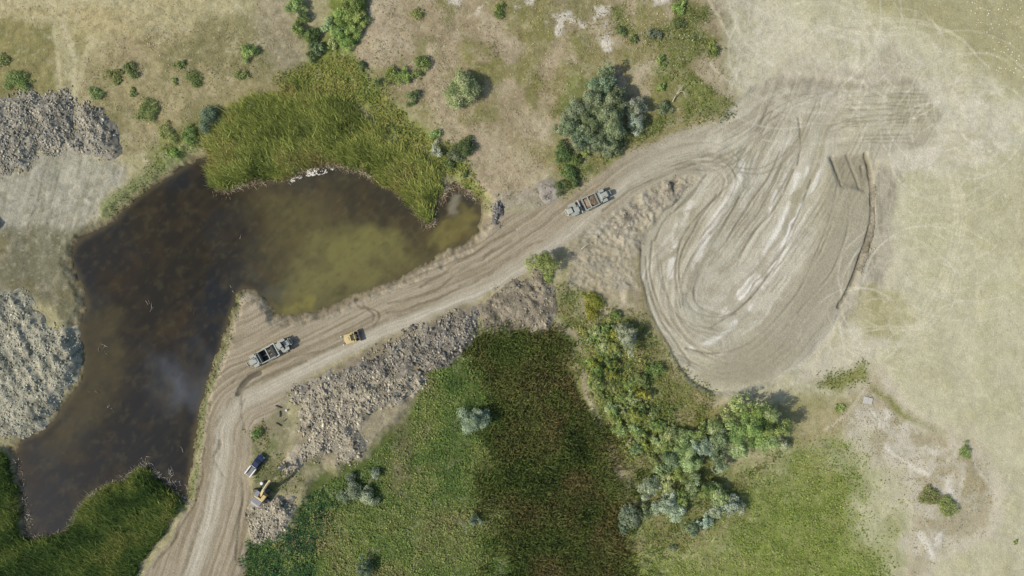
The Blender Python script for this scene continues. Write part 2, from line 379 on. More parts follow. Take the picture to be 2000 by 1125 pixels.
# loosely disturbed margin around the pit
m = region(NEUT, 40, 26, 30)
paint(m * .75, c8(186, 179, 153)); paint(m * mot(n_mid, .48, .68) * .4, c8(168, 162, 128)); paint(m * mot(fbm(X / 3, Y / 3, 4, 153), .5, .66) * .35, c8(202, 195, 174))
roadm = region(ROAD, 7, 7)
rd, rs = polyline(PX + WARPX * 6, PY + WARPY * 6, smooth([(360, 1160), (410, 1010), (432, 900), (440, 830), (470, 785), (540, 750), (640, 700), (760, 642), (880, 595), (960, 562), (1040, 510), (1110, 460), (1170, 408), (1240, 352), (1310, 318), (1390, 285), (1470, 238), (1540, 195), (1620, 185)]), 260)
paint(roadm, c8(152, 140, 116))
paint(roadm * mot(n_lo, .45, .6) * .4, c8(142, 130, 106))
st1 = fbm(rd / 4.5, rs / 130, 4, 51); st2 = fbm(rd / 1.9, rs / 60, 3, 58)
paint(roadm * mot(st1, .48, .66) * .6, c8(168, 157, 134)); paint(roadm * mot(st1, .5, .34) * .6, c8(128, 116, 92)); paint(roadm * mot(st2, .55, .75) * .35, c8(120, 110, 88))
lane = np.exp(-(rd / 15.0) ** 2) * roadm
paint(lane * .85, c8(178, 170, 149)); paint(lane * mot(st2, .5, .7) * .5, c8(196, 188, 169)); paint(lane * mot(st2, .48, .3) * .35, c8(152, 142, 118))
sideband = np.exp(-((rd + 17) / 4.5) ** 2) * roadm * sstep(900, 800, PX) + np.exp(-((rd - 21) / 4.0) ** 2) * roadm * .6
paint(np.clip(sideband, 0, 1) * mot(n_hi, .25, .6) * .6, c8(118, 107, 84))
east = sstep(1150, 1300, PX) * roadm
paint(east * .6, c8(174, 167, 144))
pitm = region(PIT, 6, 8)
paint(pitm, c8(178, 171, 150))
axis_pts = smooth([(1640, 150), (1590, 260), (1530, 370), (1460, 470), (1400, 560)])
pd, ps = polyline(PX + WARPX * 8 + BIGX * 46, PY + WARPY * 8 + BIGY * 46, axis_pts, 520)
apd = np.where(np.abs(pd) < 900, pd, 0)
q1 = fbm(apd / 6.0, ps / 190, 4, 61); q2 = fbm(apd / 2.2, ps / 90, 3, 66); q3 = fbm(apd / 16.0, ps / 260, 3, 69)
paint(pitm * mot(q3, .48, .66) * .6, c8(158, 150, 126)); paint(pitm * mot(q1, .52, .7) * .5, c8(192, 186, 166)); paint(pitm * mot(q1, .46, .3) * .4, c8(144, 136, 112)); paint(pitm * mot(q2, .6, .8) * .3, c8(128, 120, 98)); paint(pitm * mot(n_lo, .5, .64) * .3, c8(178, 172, 138))
# tracks of the road run on into the pit mouth and swing round in a hairpin
mouth = np.exp(-(rd / 38.0) ** 2) * pitm * sstep(1640, 1540, PX)
paint(mouth * .8, c8(172, 165, 143)); paint(mouth * mot(st1, .5, .68) * .6, c8(190, 183, 163)); paint(mouth * mot(st1, .5, .34) * .55, c8(146, 137, 114)); paint(mouth * mot(st2, .56, .76) * .35, c8(130, 121, 100))
hd, hs_ = polyline(PX + WARPX * 5, PY + WARPY * 5, smooth([(1180, 405), (1260, 345), (1340, 314), (1400, 312), (1434, 345), (1424, 390), (1384, 450), (1346, 510), (1326, 575), (1345, 640), (1400, 672)]), 120)
hp = np.exp(-(hd / 34.0) ** 2) * np.maximum(pitm, roadm) * sstep(1200, 1300, PX)
h1 = fbm(hd / 5.0, hs_ / 120, 4, 161); h2 = fbm(hd / 2.0, hs_ / 60, 3, 166)
paint(hp * .8, c8(168, 161, 138)); paint(hp * mot(h1, .5, .68) * .6, c8(188, 181, 160)); paint(hp * mot(h1, .5, .34) * .6, c8(142, 134, 111)); paint(hp * mot(h2, .56, .76) * .4, c8(124, 116, 94))
# scraped scuffs crossing the pattern
sc = fbm(X / 5 + 3, Y / 5, 5, 171, .65)
paint(pitm * mot(sc, .56, .68) * .4, c8(190, 184, 162)); paint(pitm * mot(sc, .44, .32) * .35, c8(146, 139, 114))
dug = region([(1622, 304), (1692, 300), (1704, 345), (1690, 372), (1645, 365), (1630, 330)], 6, 5)
# the grey-brown strip of fresh cut on the east side, pale stony streaks west of it
m = region([(1618, 310), (1700, 305), (1700, 440), (1680, 520), (1640, 610), (1580, 685), (1500, 735), (1420, 755), (1370, 735), (1400, 705), (1480, 655), (1550, 570), (1600, 450)], 14, 8)
band = m
for pts, w_, k in (([(1580, 330), (1555, 420), (1520, 500), (1450, 580), (1400, 620)], 5, .7), ([(1560, 340), (1530, 430), (1480, 520), (1420, 600)], 4, .5), ([(1545, 300), (1510, 400), (1460, 480)], 4, .45), ([(1600, 310), (1580, 400), (1540, 480), (1490, 560)], 6, .4), ([(1470, 600), (1400, 660), (1350, 680)], 5, .4), ([(1350, 400), (1320, 460), (1310, 540)], 6, .4), ([(1455, 320), (1430, 380), (1390, 440), (1360, 520)], 7, .35)):
    paint(stroke(pts, w_, 4, 5) * mot(q1, .36, .6) * mot(sc, .3, .5) * min(1, k * 1.6), c8(222, 216, 201))
# terraces cut in the north-east
terr = region([(1660, 180), (1780, 172), (1805, 195), (1825, 225), (1815, 262), (1700, 284), (1650, 280)], 22, 16)
t1 = fbm(PX / 120, PY / 2.6, 4, 81); t2 = fbm(PX / 70, PY / 5.5, 3, 84)
tq = sstep(.3, .6, fbm(X / 4, Y / 4, 3, 89))
paint(terr * .5, c8(174, 168, 141)); paint(terr * tq * mot(t1, .48, .6) * .65, c8(126, 118, 93)); paint(terr * tq * mot(t2, .5, .35) * .5, c8(190, 184, 158))
m = region([(1760, 175), (1810, 185), (1815, 245), (1740, 250)], 20, 16); paint(m * .3, c8(140, 134, 104))
m = region([(1500, 150), (1600, 155), (1640, 160), (1780, 158), (1785, 168), (1640, 175), (1560, 170), (1480, 190)], 5, 6); paint(m * .5, c8(140, 131, 108))
m = region([(1740, 300), (1840, 280), (1832, 330), (1770, 332), (1745, 340)], 6, 6); paint(m * .8, c8(198, 190, 168)); paint(m * mot(fbm(PX / 5, PY / 60, 3, 88), .45, .62) * .5, c8(178, 172, 144))
m = region([(1530, 110), (1560, 100), (1600, 130), (1680, 140), (1740, 80), (1770, 140), (1790, 160), (1500, 160)], 8, 10); paint(m * .55, c8(160, 150, 128)); paint(m * mot(n_mid, .5, .6) * .4, c8(186, 178, 158))
m = region([(1700, 320), (1760, 330), (1745, 420), (1735, 530), (1700, 600), (1650, 640), (1640, 620), (1690, 500), (1702, 420)], 10, 10); paint(m * .7, c8(158, 150, 130)); paint(m * mot(fbm(PX / 6, PY / 30, 4, 91), .5, .66) * .5, c8(132, 124, 104))
m = region([(1690, 560), (1760, 560), (1790, 620), (1760, 660), (1690, 650), (1660, 620)], 12, 14); paint(m * .6, c8(160, 152, 104)); paint(m * mot(n_mid, .5, .62) * .4, c8(138, 132, 84))
m = region([(1600, 690), (1700, 660), (1720, 690), (1640, 730), (1540, 750)], 12, 12); paint(m * .7, c8(186, 178, 154))
# wheel tracks: compacted, slightly sunken lines (darker) and pale turning circles on the grass
ruts = np.zeros(N, np.float32)
def rut(pts, w_=1.6, k=.6, c=(112, 104, 84), dep=.16, warp=2):
    global ruts
    m = stroke(pts, w_, 1.6, warp) * (0.5 + 0.9 * sstep(.3, .6, n_mid)) 
    m = np.clip(m, 0, 1)
    paint(m * k, c8(*c)); ruts = np.maximum(ruts, m * dep)
for pts in ([(1252, 470), (1253, 540), (1272, 605), (1300, 662), (1325, 708), (1352, 742), (1392, 764)], [(1275, 470), (1272, 540), (1295, 610), (1330, 660)], [(1262, 500), (1268, 560), (1290, 620), (1320, 668), (1350, 710)],
            [(1420, 365), (1400, 385), (1370, 415), (1330, 470), (1320, 540), (1330, 600)], [(1400, 380), (1360, 440), (1330, 500), (1328, 560)], [(1380, 340), (1340, 390), (1300, 430), (1280, 470)], [(1446, 385), (1420, 430), (1390, 480)],
            [(1355, 560), (1360, 590), (1390, 612), (1430, 612), (1470, 580)], [(1345, 590), (1360, 610), (1400, 620), (1440, 612)], [(1420, 470), (1450, 420), (1500, 350), (1525, 295)], [(1440, 520), (1470, 460), (1520, 400), (1553, 330)],
            [(1390, 640), (1460, 590), (1520, 510), (1560, 420), (1585, 350)], [(1340, 680), (1400, 690), (1480, 660), (1560, 570), (1610, 460)], [(1660, 400), (1650, 470), (1620, 540), (1560, 610)], [(1625, 440), (1600, 500), (1570, 545)], [(1640, 340), (1630, 400), (1612, 450)],
            [(1345, 350), (1365, 355), (1350, 385), (1310, 420)], [(1305, 352), (1345, 345), (1372, 355)], [(1560, 230), (1565, 280), (1560, 320)]):
    rut(pts)
AX = np.array(axis_pts)
seg_ = np.diff(AX, axis=0); nrm_ = np.stack([-seg_[:, 1], seg_[:, 0]], 1) / np.linalg.norm(seg_, axis=1)[:, None]
rq = random.Random(12)
for i in range(26):
    i0 = rq.randrange(2, len(seg_) - 8); i1 = min(len(seg_) - 1, i0 + rq.randrange(6, 14)); d0 = rq.uniform(-125, 110); d1 = d0 + rq.uniform(-26, 26)
    pts = []
    for j in range(i0, i1, 3):
        t = (j - i0) / max(1, i1 - i0); pts.append(tuple(AX[j] + nrm_[j] * (d0 + (d1 - d0) * t)))
    if len(pts) < 3: continue
    for off in (-5, 5):
        rut([(a + off, b + off * .4) for a, b in pts], rq.uniform(.9, 1.5), rq.uniform(.25, .5), rq.choice([(112, 104, 84), (128, 120, 98), (204, 198, 180)]), .08, 3)
for pts in ([(1230, 372), (1320, 330), (1400, 325), (1450, 300), (1500, 250)], [(1260, 352), (1350, 318), (1430, 290), (1520, 215), (1600, 180)], [(1300, 330), (1400, 318), (1440, 350), (1425, 400), (1370, 470)], [(1600, 200), (1560, 280), (1500, 330), (1440, 330)], [(1620, 250), (1680, 235), (1780, 225)], [(1330, 700), (1400, 730), (1480, 720), (1560, 660)], [(1300, 600), (1340, 660), (1400, 700), (1470, 690), (1540, 630)], [(1290, 500), (1300, 570), (1340, 630), (1400, 650)]):
    for off in (-5, 5):
        rut([(a + off * .6, b + off) for a, b in pts], 1.3, .42, (122, 114, 93), .09, 4)
for pts in ([(1626, 305), (1645, 362)], [(1655, 302), (1672, 345), (1680, 368)]):
    rut(pts, 2.0, .5, (104, 97, 78), .25, 2)
paint(band * .8, c8(156, 149, 126)); paint(band * mot(q2, .5, .72) * .25, c8(138, 131, 108)); paint(band * mot(q1, .52, .7) * .2, c8(172, 165, 143)); paint(band * mot(n_lo, .48, .6) * .3, c8(148, 142, 116)); paint(dug * .55, c8(136, 128, 105))
rut([(1690, 300), (1702, 345), (1703, 400), (1698, 450), (1680, 510), (1660, 560), (1640, 600)], 3.2, .7, (104, 96, 76), .5, 3)
rut([(1684, 322), (1686, 345)], 1.5, .6, (92, 86, 66), .2, 1)
for y0, x0, x1 in ((184, 1690, 1806), (200, 1700, 1812), (212, 1660, 1816), (222, 1690, 1800), (236, 1655, 1745), (262, 1720, 1790), (278, 1640, 1790), (270, 1690, 1780)):
    rut([(x0, y0 + 2), ((x0 + x1) / 2, y0), (x1, y0 - 1)], 1.3, .3, (120, 112, 88), .12, 4)
for pts in ([(480, 780), (470, 800), (475, 840)], [(465, 760), (500, 725), (560, 700), (640, 680), (700, 655)], [(455, 745), (480, 715), (520, 690)], [(470, 790), (480, 760), (520, 735), (600, 705)], [(700, 600), (735, 605), (742, 620), (730, 640)], [(710, 598), (728, 612), (728, 632)],
            [(900, 560), (960, 530), (1020, 490), (1060, 470)], [(760, 590), (840, 570), (900, 530), (1000, 470)], [(760, 610), (860, 580), (950, 540), (1040, 480)], [(820, 560), (900, 510), (960, 470), (1010, 450)], [(1180, 410), (1230, 372), (1300, 340), (1360, 320)],
            [(430, 860), (420, 900), (440, 930)], [(300, 1110), (350, 1040), (390, 960), (400, 880)], [(460, 1090), (470, 1000), (472, 930)]):
    rut(pts, 2.2, .5, (108, 97, 74), .16, 6)
rut([(466, 770), (475, 752), (490, 735), (505, 728)], 5, .75, (84, 78, 66), .3, 4)
def ring(cx, cy, r, a0, a1, w_=2.0, k=.4, c=(200, 193, 162), sq=1.0):
    pts = [(cx + r * math.cos(R(a)), cy + r * sq * math.sin(R(a))) for a in np.linspace(a0, a1, 9)]
    m = stroke(pts, w_, 1.8, 3) * (0.4 + 0.8 * sstep(.35, .6, n_mid))
    paint(np.clip(m, 0, 1) * k, c8(*c))
rr = random.Random(5)
for cx, cy, r0, n_ in ((1770, 95, 75, 12), (1930, 240, 60, 20), (1880, 230, 110, 12), (1860, 330, 90, 14), (1720, 640, 55, 12), (1790, 560, 90, 9), (1560, 60, 140, 9), (1640, 120, 90, 10), (1860, 440, 120, 8)):
    for i in range(int(n_ * 2.8)):
        r_ = r0 * rr.uniform(.45, 1.7); a0 = rr.uniform(0, 360)
        ring(cx + rr.uniform(-50, 50), cy + rr.uniform(-40, 40), r_, a0, a0 + rr.uniform(40, 150), rr.uniform(.8, 1.6), rr.uniform(.2, .4), rr.choice([(208, 202, 178), (204, 198, 174), (212, 206, 184), (160, 154, 120)]), rr.uniform(.75, 1.0))
for pts in ([(1410, -10), (1440, 60), (1440, 130), (1425, 170)], [(1380, 0), (1420, 70), (1450, 110), (1440, 170)], [(1420, -10), (1520, 30), (1640, 60), (1760, 70)], [(1440, 10), (1560, 50), (1700, 90)], [(1870, 350), (1880, 430), (1860, 530), (1820, 610), (1770, 650)], [(1850, 330), (1866, 420), (1850, 520), (1800, 610)], [(1480, 130), (1600, 60), (1740, 40), (1850, 60), (1930, 130)], [(1460, 90), (1500, 120), (1560, 140)], [(1660, 660), (1700, 640), (1790, 640), (1850, 600)]):
    for off in (-3, 3):
        paint(stroke([(a + off, b + off) for a, b in pts], 1.8, 1.8, 4) * .35, c8(206, 199, 172))
for pts in ([(770, 850), (775, 900), (768, 960)], [(782, 850), (790, 900), (782, 965)], [(790, 800), (786, 850), (795, 880)], [(800, 850), (806, 880), (800, 940)]):
    paint(stroke(pts, 1.8, 1.6, 4) * .7, c8(66, 66, 40))
m = region([(765, 820), (800, 820), (802, 930), (775, 970), (762, 920)], 8, 10); paint(m * .5, c8(122, 112, 82))
m = region([(560, 770), (620, 735), (720, 680), (800, 642), (900, 600), (940, 590), (935, 610), (850, 650), (760, 695), (660, 745), (600, 785)], 6, 8); paint(m * .85, c8(140, 128, 105)); paint(m * mot(n_mid, .5, .62) * .4, c8(118, 108, 90))
m = region([(600, 760), (800, 690), (840, 740), (780, 820), (740, 850), (700, 900), (620, 910), (560, 930), (580, 860), (590, 800)], 12, 12); paint(m * .8, c8(142, 131, 108))
# apron with short grass between road and berm; pond verge
m = region([(490, 850), (520, 820), (545, 790), (575, 830), (560, 900), (620, 890), (640, 910), (600, 950), (560, 960), (500, 960)], 9, 10); paint(m * .75, c8(128, 122, 92)); paint(m * mot(n_mid, .48, .62) * .6, c8(98, 106, 64))
VERGE = stroke([(458, 572), (450, 610), (436, 660), (424, 705), (408, 745), (396, 790), (388, 840), (382, 900), (374, 960), (362, 990)], 8, 4, 5) * sstep(.3, .55, fbm(X / 3, Y / 3, 3, 97))
paint(VERGE * .9, c8(116, 122, 76))
m = region([(960, 385), (1080, 350), (1110, 370), (1080, 400), (1000, 412), (960, 420)], 8, 10); paint(m * .6, c8(144, 136, 122)); paint(m * mot(n_mid, .5, .6) * .5, c8(120, 116, 106))
CLAY = region([(1135, 460), (1180, 425), (1230, 395), (1290, 358), (1340, 345), (1370, 350), (1330, 385), (1290, 420), (1262, 455), (1240, 480), (1180, 480)], 6, 8)
paint(CLAY * .85, c8(176, 166, 140)); paint(CLAY * mot(n_mid, .5, .64) * .5, c8(158, 152, 136)); paint(CLAY * mot(n_hi, .6, .75) * .4, c8(202, 192, 170))
paint(stroke([(1225, 430), (1215, 480), (1205, 530), (1215, 590)], 8, 6, 12) * mot(n_mid, .4, .55) * .7, c8(196, 184, 156))
paint(stroke([(1252, 430), (1246, 480), (1244, 540), (1262, 600), (1290, 660)], 5, 4, 5) * .6, c8(134, 124, 84))
m = region([(1310, 355), (1325, 352), (1330, 362), (1318, 378)], 4, 5); paint(m * .7, c8(96, 92, 78)); pit_hole = m
m = region([(1330, 570), (1342, 572), (1340, 600), (1331, 598)], 3, 2); paint(m * .5, c8(112, 108, 94))
# scuffed pale ground east of the terraces
m = region([(1810, 150), (1900, 160), (1990, 200), (2000, 290), (1920, 320), (1840, 300), (1845, 225)], 24, 30)
paint(m * mot(fbm(X / 3.5, Y / 3.5, 4, 181), .42, .62) * .5, c8(202, 195, 172))
m = region([(1395, -20), (1450, -20), (1560, 60), (1640, 110), (1560, 150), (1460, 170), (1440, 120), (1420, 60)], 24, 26)
paint(m * mot(fbm(X / 4, Y / 4, 4, 183), .4, .62) * .45, c8(190, 183, 156))
# tone variation of the soil at every scale
sg = fbm(X / 2.2, Y / 2.2, 5, 191, .7)
open_ = (1 - np.maximum(roadm, pitm) * .85) * (1 - .7 * right)
paint(mot(sg, .54, .7) * .25 * (1 - MARSH) * open_, c8(186, 176, 148)); paint(mot(sg, .46, .3) * .3 * open_, c8(108, 102, 74))
# fine speckle of stones and dead stalks everywhere, streaked grain
paint((1 - roadm) * (1 - pitm) * (1 - MARSH) * (1 - .8 * MEADL) * mot(n_hi2, .74, .92) * .3, c8(196, 188, 164))
paint((1 - np.maximum(pitm, roadm)) * (1 - .8 * right) * mot(n_hi2, .3, .12) * .3, c8(84, 82, 56))
gr = .3 + .7 * open_
col *= (1 + .42 * gr * (n_hi - .5))[:, None] * (1 + .22 * gr * (n_hi2 - .5))[:, None]

# relief
RAGX = (fbm(X / 1.6, Y / 1.6, 3, 41) - .5); RAGY = (fbm(X / 1.6, Y / 1.6, 3, 47) - .5)
sdp = polysd(PX + WARPX * 12 + RAGX * 16, PY + WARPY * 12 + RAGY * 16, POND, margin=260)
sdp = np.where(sdp < -900, -300, sdp) / S            # metres, positive = water
WATER = -1.5
hz = 1.4 * (n_lo - .5) + 0.35 * (n_mid - .5) + 0.12 * (n_hi - .5)
hz *= (1 - .75 * np.maximum(pitm, roadm))
hz += HILLH * (0.8 + 1.2 * sstep(200, 0, PY)) * .7
hz -= 1.0 * MEADL + 0.6 * MARSH + 0.5 * MEADR
hz += pitm * (1 - .6 * band) * ((1 - np.maximum(mouth, hp)) * ((q1 - .5) * .2 + (q2 - .5) * .12) + hp * ((h1 - .5) * .3 + (h2 - .5) * .14) - .45 * (1 - np.maximum(mouth, hp)) * (1 - sstep(1600, 1690, PX) * sstep(330, 285, PY)) + .25 * (q3 - .5)) + roadm * ((st1 - .5) * .2 + (st2 - .5) * .1)
hz += terr * ((t1 - .5) * .3) - dug * .5
hz -= ruts * 1.2
er = region([(1100, 560), (1130, 470), (1190, 425), (1290, 360), (1350, 345), (1330, 390), (1265, 450), (1240, 500), (1235, 570), (1180, 570)], 12, 14)
ridg = 1 - np.abs(2 * fbm(X / 3.4 + 5 + BIGX * 2, Y / 1.9 + X / 6, 6, 143, .72) - 1)
paint(er * .4, c8(140, 131, 108)); paint(er * mot(ridg, .78, .95) * .4, c8(184, 175, 152)); paint(er * mot(ridg, .6, .3) * .5, c8(128, 121, 104)); paint(er * mot(n_mid, .5, .62) * .35, c8(142, 139, 128))
hz += CLAY * ((n_mid - .5) * .9 + (n_hi - .5) * .5) + er * (.55 * (ridg - .7) + .5 * (n_hi - .5) + .25 * (n_hi2 - .5))
hz -= pit_hole * 1.0
hz -= LEFT * 0.4
bank = WATER - sdp * 0.42                        # ground height set by distance from the water's edge
near = sstep(7.0, 0.0, -sdp)
hz = np.where(sdp > 0, np.maximum(WATER - .12 - sdp * 0.3, WATER - 2.2), np.minimum(hz, np.maximum(bank, WATER + .04)))
fringe = np.exp(-((sdp + .5) / .9) ** 2)
paint(fringe * .55 * (1 - roadm), c8(128, 112, 84)); paint(fringe * roadm * .75, c8(116, 105, 84)); wetm = np.exp(-((sdp + .2) / .45) ** 2); paint(wetm * .6, c8(84, 74, 54))
paint(sstep(0, 1, sdp) * .9, c8(70, 60, 38))
far_fade = sstep(150, 400, np.maximum(np.abs(X), np.abs(Y) * 1.6))
hz = hz * (1 - far_fade) + far_fade * 10 * (fbm(X / 300, Y / 300, 3, 3) - .5)

nx, ny = len(GX), len(GY)
HZ = hz.reshape(ny, nx)
def ground_z(x, y):
    i = np.clip(np.searchsorted(GX, x) - 1, 0, nx - 2); j = np.clip(np.searchsorted(GY, y) - 1, 0, ny - 2)
    u = (x - GX[i]) / (GX[i + 1] - GX[i]); v = (y - GY[j]) / (GY[j + 1] - GY[j])
    return (HZ[j, i] * (1 - u) + HZ[j, i + 1] * u) * (1 - v) + (HZ[j + 1, i] * (1 - u) + HZ[j + 1, i + 1] * u) * v
def gz(x, y):
    return float(ground_z(np.array([x]), np.array([y]))[0])

ii = np.arange(ny - 1)[:, None] * nx + np.arange(nx - 1)[None, :]
quads = np.stack([ii, ii + 1, ii + nx + 1, ii + nx], -1).reshape(-1, 4)
ground = link('ground', mesh_np('ground', np.stack([X, Y, hz], 1), quads, np.full(len(quads), 4), np.clip(col, 0.01, .9), MAT['ground'], True))
tag(ground, 'dry steppe ground with haul road, borrow pit and meadows', kind='structure')

# ------------------------------------------------------------------ pond water
wx = np.arange(-145, -6, .5); wy = np.arange(-74, 40, .5)
wX, wY = [a.ravel().astype(np.float32) for a in np.meshgrid(wx, wy)]
wpx = 1000 + wX * S; wpy = 562.5 - wY * S
wsd = polysd(wpx, wpy, POND, 30)
wa = fbm(wX / 9, wY / 9, 4, 201); wb = fbm(wX / 3, wY / 3, 4, 205); wc = fbm(wX / 16 + 9, wY / 16, 3, 211)
wox = (fbm(wX / 7, wY / 7, 4, 221) - .5) * 90; woy = (fbm(wX / 7, wY / 7, 4, 231) - .5) * 90
wcol = np.tile(c8(46, 41, 28), (len(wX), 1))
def wpaint(m, c):
    global wcol
    wcol = wcol + (c[None] - wcol) * m[:, None]
def wreg(p, f):
    return sstep(-f, f, polysd(wpx + wox, wpy + woy, p, 120))
wpaint(mot(wa, .5, .7) * .5, c8(64, 52, 32)); wpaint(mot(wc, .44, .6) * .7, c8(38, 43, 46))
wpaint(wreg([(470, 340), (700, 320), (850, 440), (945, 400), (945, 470), (820, 540), (560, 625), (500, 580), (470, 500)], 70) * .85, c8(80, 72, 46))
wpaint(wreg([(560, 520), (650, 450), (760, 470), (810, 500), (700, 580), (560, 620), (530, 600)], 50) * .75, c8(116, 111, 64))
wpaint(wreg([(500, 400), (600, 380), (640, 440), (560, 470)], 35) * .4, c8(96, 92, 50))
wpaint(wreg([(640, 470), (720, 440), (780, 490), (700, 530)], 25) * .5, c8(116, 112, 60))
wpaint(wreg([(850, 440), (930, 400), (945, 430), (880, 490), (840, 480)], 14) * .7, c8(122, 112, 60))
wpaint(wreg([(875, 385), (905, 385), (905, 410), (880, 410)], 8) * .6, c8(150, 142, 118))
wpaint(wreg([(530, 590), (600, 585), (570, 625), (530, 620)], 9) * .6, c8(132, 124, 62))
wpaint(wreg([(490, 540), (560, 545), (540, 575), (480, 565)], 14) * .5, c8(86, 88, 74))
wpaint(wreg([(620, 330), (740, 350), (810, 410), (800, 470), (700, 430)], 40) * .65, c8(54, 48, 32))
wpaint(wreg([(140, 500), (250, 400), (420, 330), (470, 420), (440, 520), (300, 540), (200, 520)], 40) * .5, c8(54, 46, 28))
wpaint(wreg([(150, 600), (240, 620), (240, 740), (180, 830), (60, 880), (110, 800)], 26) * .75, c8(84, 76, 48))
wpaint(wreg([(60, 860), (200, 800), (170, 900), (60, 920)], 26) * .5, c8(74, 68, 44))
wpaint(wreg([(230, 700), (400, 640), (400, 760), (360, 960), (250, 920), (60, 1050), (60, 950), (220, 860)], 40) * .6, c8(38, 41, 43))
wpaint(wreg([(315, 720), (385, 715), (385, 785), (330, 790)], 50) * .38, c8(142, 146, 150))  # soft pale cloud reflection, painted into the water colour
ws = fbm((wX + wY) / 9, (wX - wY) / 1.6, 4, 241)
wpaint(mot(ws, .5, .7) * .1, c8(92, 84, 54)); wpaint(mot(ws, .5, .3) * .12, c8(40, 38, 30)); wd = fbm(wX / 1.8, wY / 1.8, 4, 251, .65)
wpaint(mot(wb, .5, .75) * .2, c8(90, 74, 42)); wpaint(mot(wb, .48, .3) * .2, c8(44, 42, 32)); wpaint(mot(wd, .55, .75) * .2, c8(104, 96, 62)); wpaint(mot(wd, .45, .25) * .2, c8(36, 36, 30))
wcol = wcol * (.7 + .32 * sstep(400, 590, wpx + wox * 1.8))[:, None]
edge = np.exp(-(wsd / 7.0) ** 2) * .5
wpaint(edge, c8(92, 82, 56))
iw = np.arange(len(wy) - 1)[:, None] * len(wx) + np.arange(len(wx) - 1)[None]
wq = np.stack([iw, iw + 1, iw + len(wx) + 1, iw + len(wx)], -1).reshape(-1, 4)
keep = (wsd[wq] > -16).any(1); wq = wq[keep]
used = np.unique(wq); remap = np.zeros(len(wX), int); remap[used] = np.arange(len(used))
mw, n, l, b = new_mat('murky_pond_water')
a = n.new('ShaderNodeAttribute'); a.attribute_name = 'Col'
l.new(a.outputs['Color'], b.inputs['Base Color'])
b.inputs['Roughness'].default_value = 0.06; b.inputs['IOR'].default_value = 1.33
tc = n.new('ShaderNodeTexCoord'); nz = n.new('ShaderNodeTexNoise'); nz.inputs['Scale'].default_value = 1.6; nz.inputs['Detail'].default_value = 3
l.new(tc.outputs['Object'], nz.inputs['Vector'])
bp = n.new('ShaderNodeBump'); bp.inputs['Strength'].default_value = .12; bp.inputs['Distance'].default_value = .05
l.new(nz.outputs['Fac'], bp.inputs['Height']); l.new(bp.outputs[0], b.inputs['Normal'])
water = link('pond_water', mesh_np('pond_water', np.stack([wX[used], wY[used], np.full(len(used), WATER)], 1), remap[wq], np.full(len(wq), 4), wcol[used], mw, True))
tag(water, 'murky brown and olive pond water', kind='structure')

# ------------------------------------------------------------------ vegetation that nobody could count: reeds, marsh, meadow, tufts
def scatter(poly, per_m2, warp=10, seed=0, dens=None, soft=0):
    """random ground points inside a polygon given in photograph pixels"""
    P = np.array(poly, float)
    x0, y0 = P.min(0) - 24; x1, y1 = P.max(0) + 24
    n_ = int((x1 - x0) * (y1 - y0) / S / S * per_m2)
    r = np.random.default_rng(seed)
    px = r.uniform(x0, x1, n_); py = r.uniform(y0, y1, n_)
    x = (px - 1000) / S; y = (562.5 - py) / S
    wx_ = (fbm(x / 4, y / 4, 3, 300 + seed) - .5) * 2 * warp; wy_ = (fbm(x / 4, y / 4, 3, 340 + seed) - .5) * 2 * warp
    if soft > 20:
        wx_ = wx_ + (fbm(x / 14, y / 14, 4, 121) - .5) * 180; wy_ = wy_ + (fbm(x / 14, y / 14, 4, 131) - .5) * 180
    sd_ = polysd(px + wx_, py + wy_, poly)
    k = (sd_ > 0) if soft == 0 else (r.uniform(0, 1, n_) < sstep(-soft, soft, sd_))
    k &= (np.abs(x) < 149) & (np.abs(y) < 86)
    if dens is not None:
        k &= r.uniform(0, 1, n_) < dens(x, y)
    return x[k], y[k], r

def pal_mix(r, x, y, pal, seed, scale=5.0, jit=.18):
    """colour per plant: patches of the palette with individual jitter"""
    pal = np.array(pal)
    t = fbm(x / scale, y / scale, 4, seed) * 1.6 - .3 + r.normal(0, .16, len(x))
    f = np.clip(t, 0, .999) * (len(pal) - 1)
    i = f.astype(int); u = (f - i)[:, None]
    c = pal[i] * (1 - u) + pal[np.minimum(i + 1, len(pal) - 1)] * u
    return (c * (1 + r.normal(0, jit, len(x)))[:, None]).clip(.008, .8).astype(np.float32)

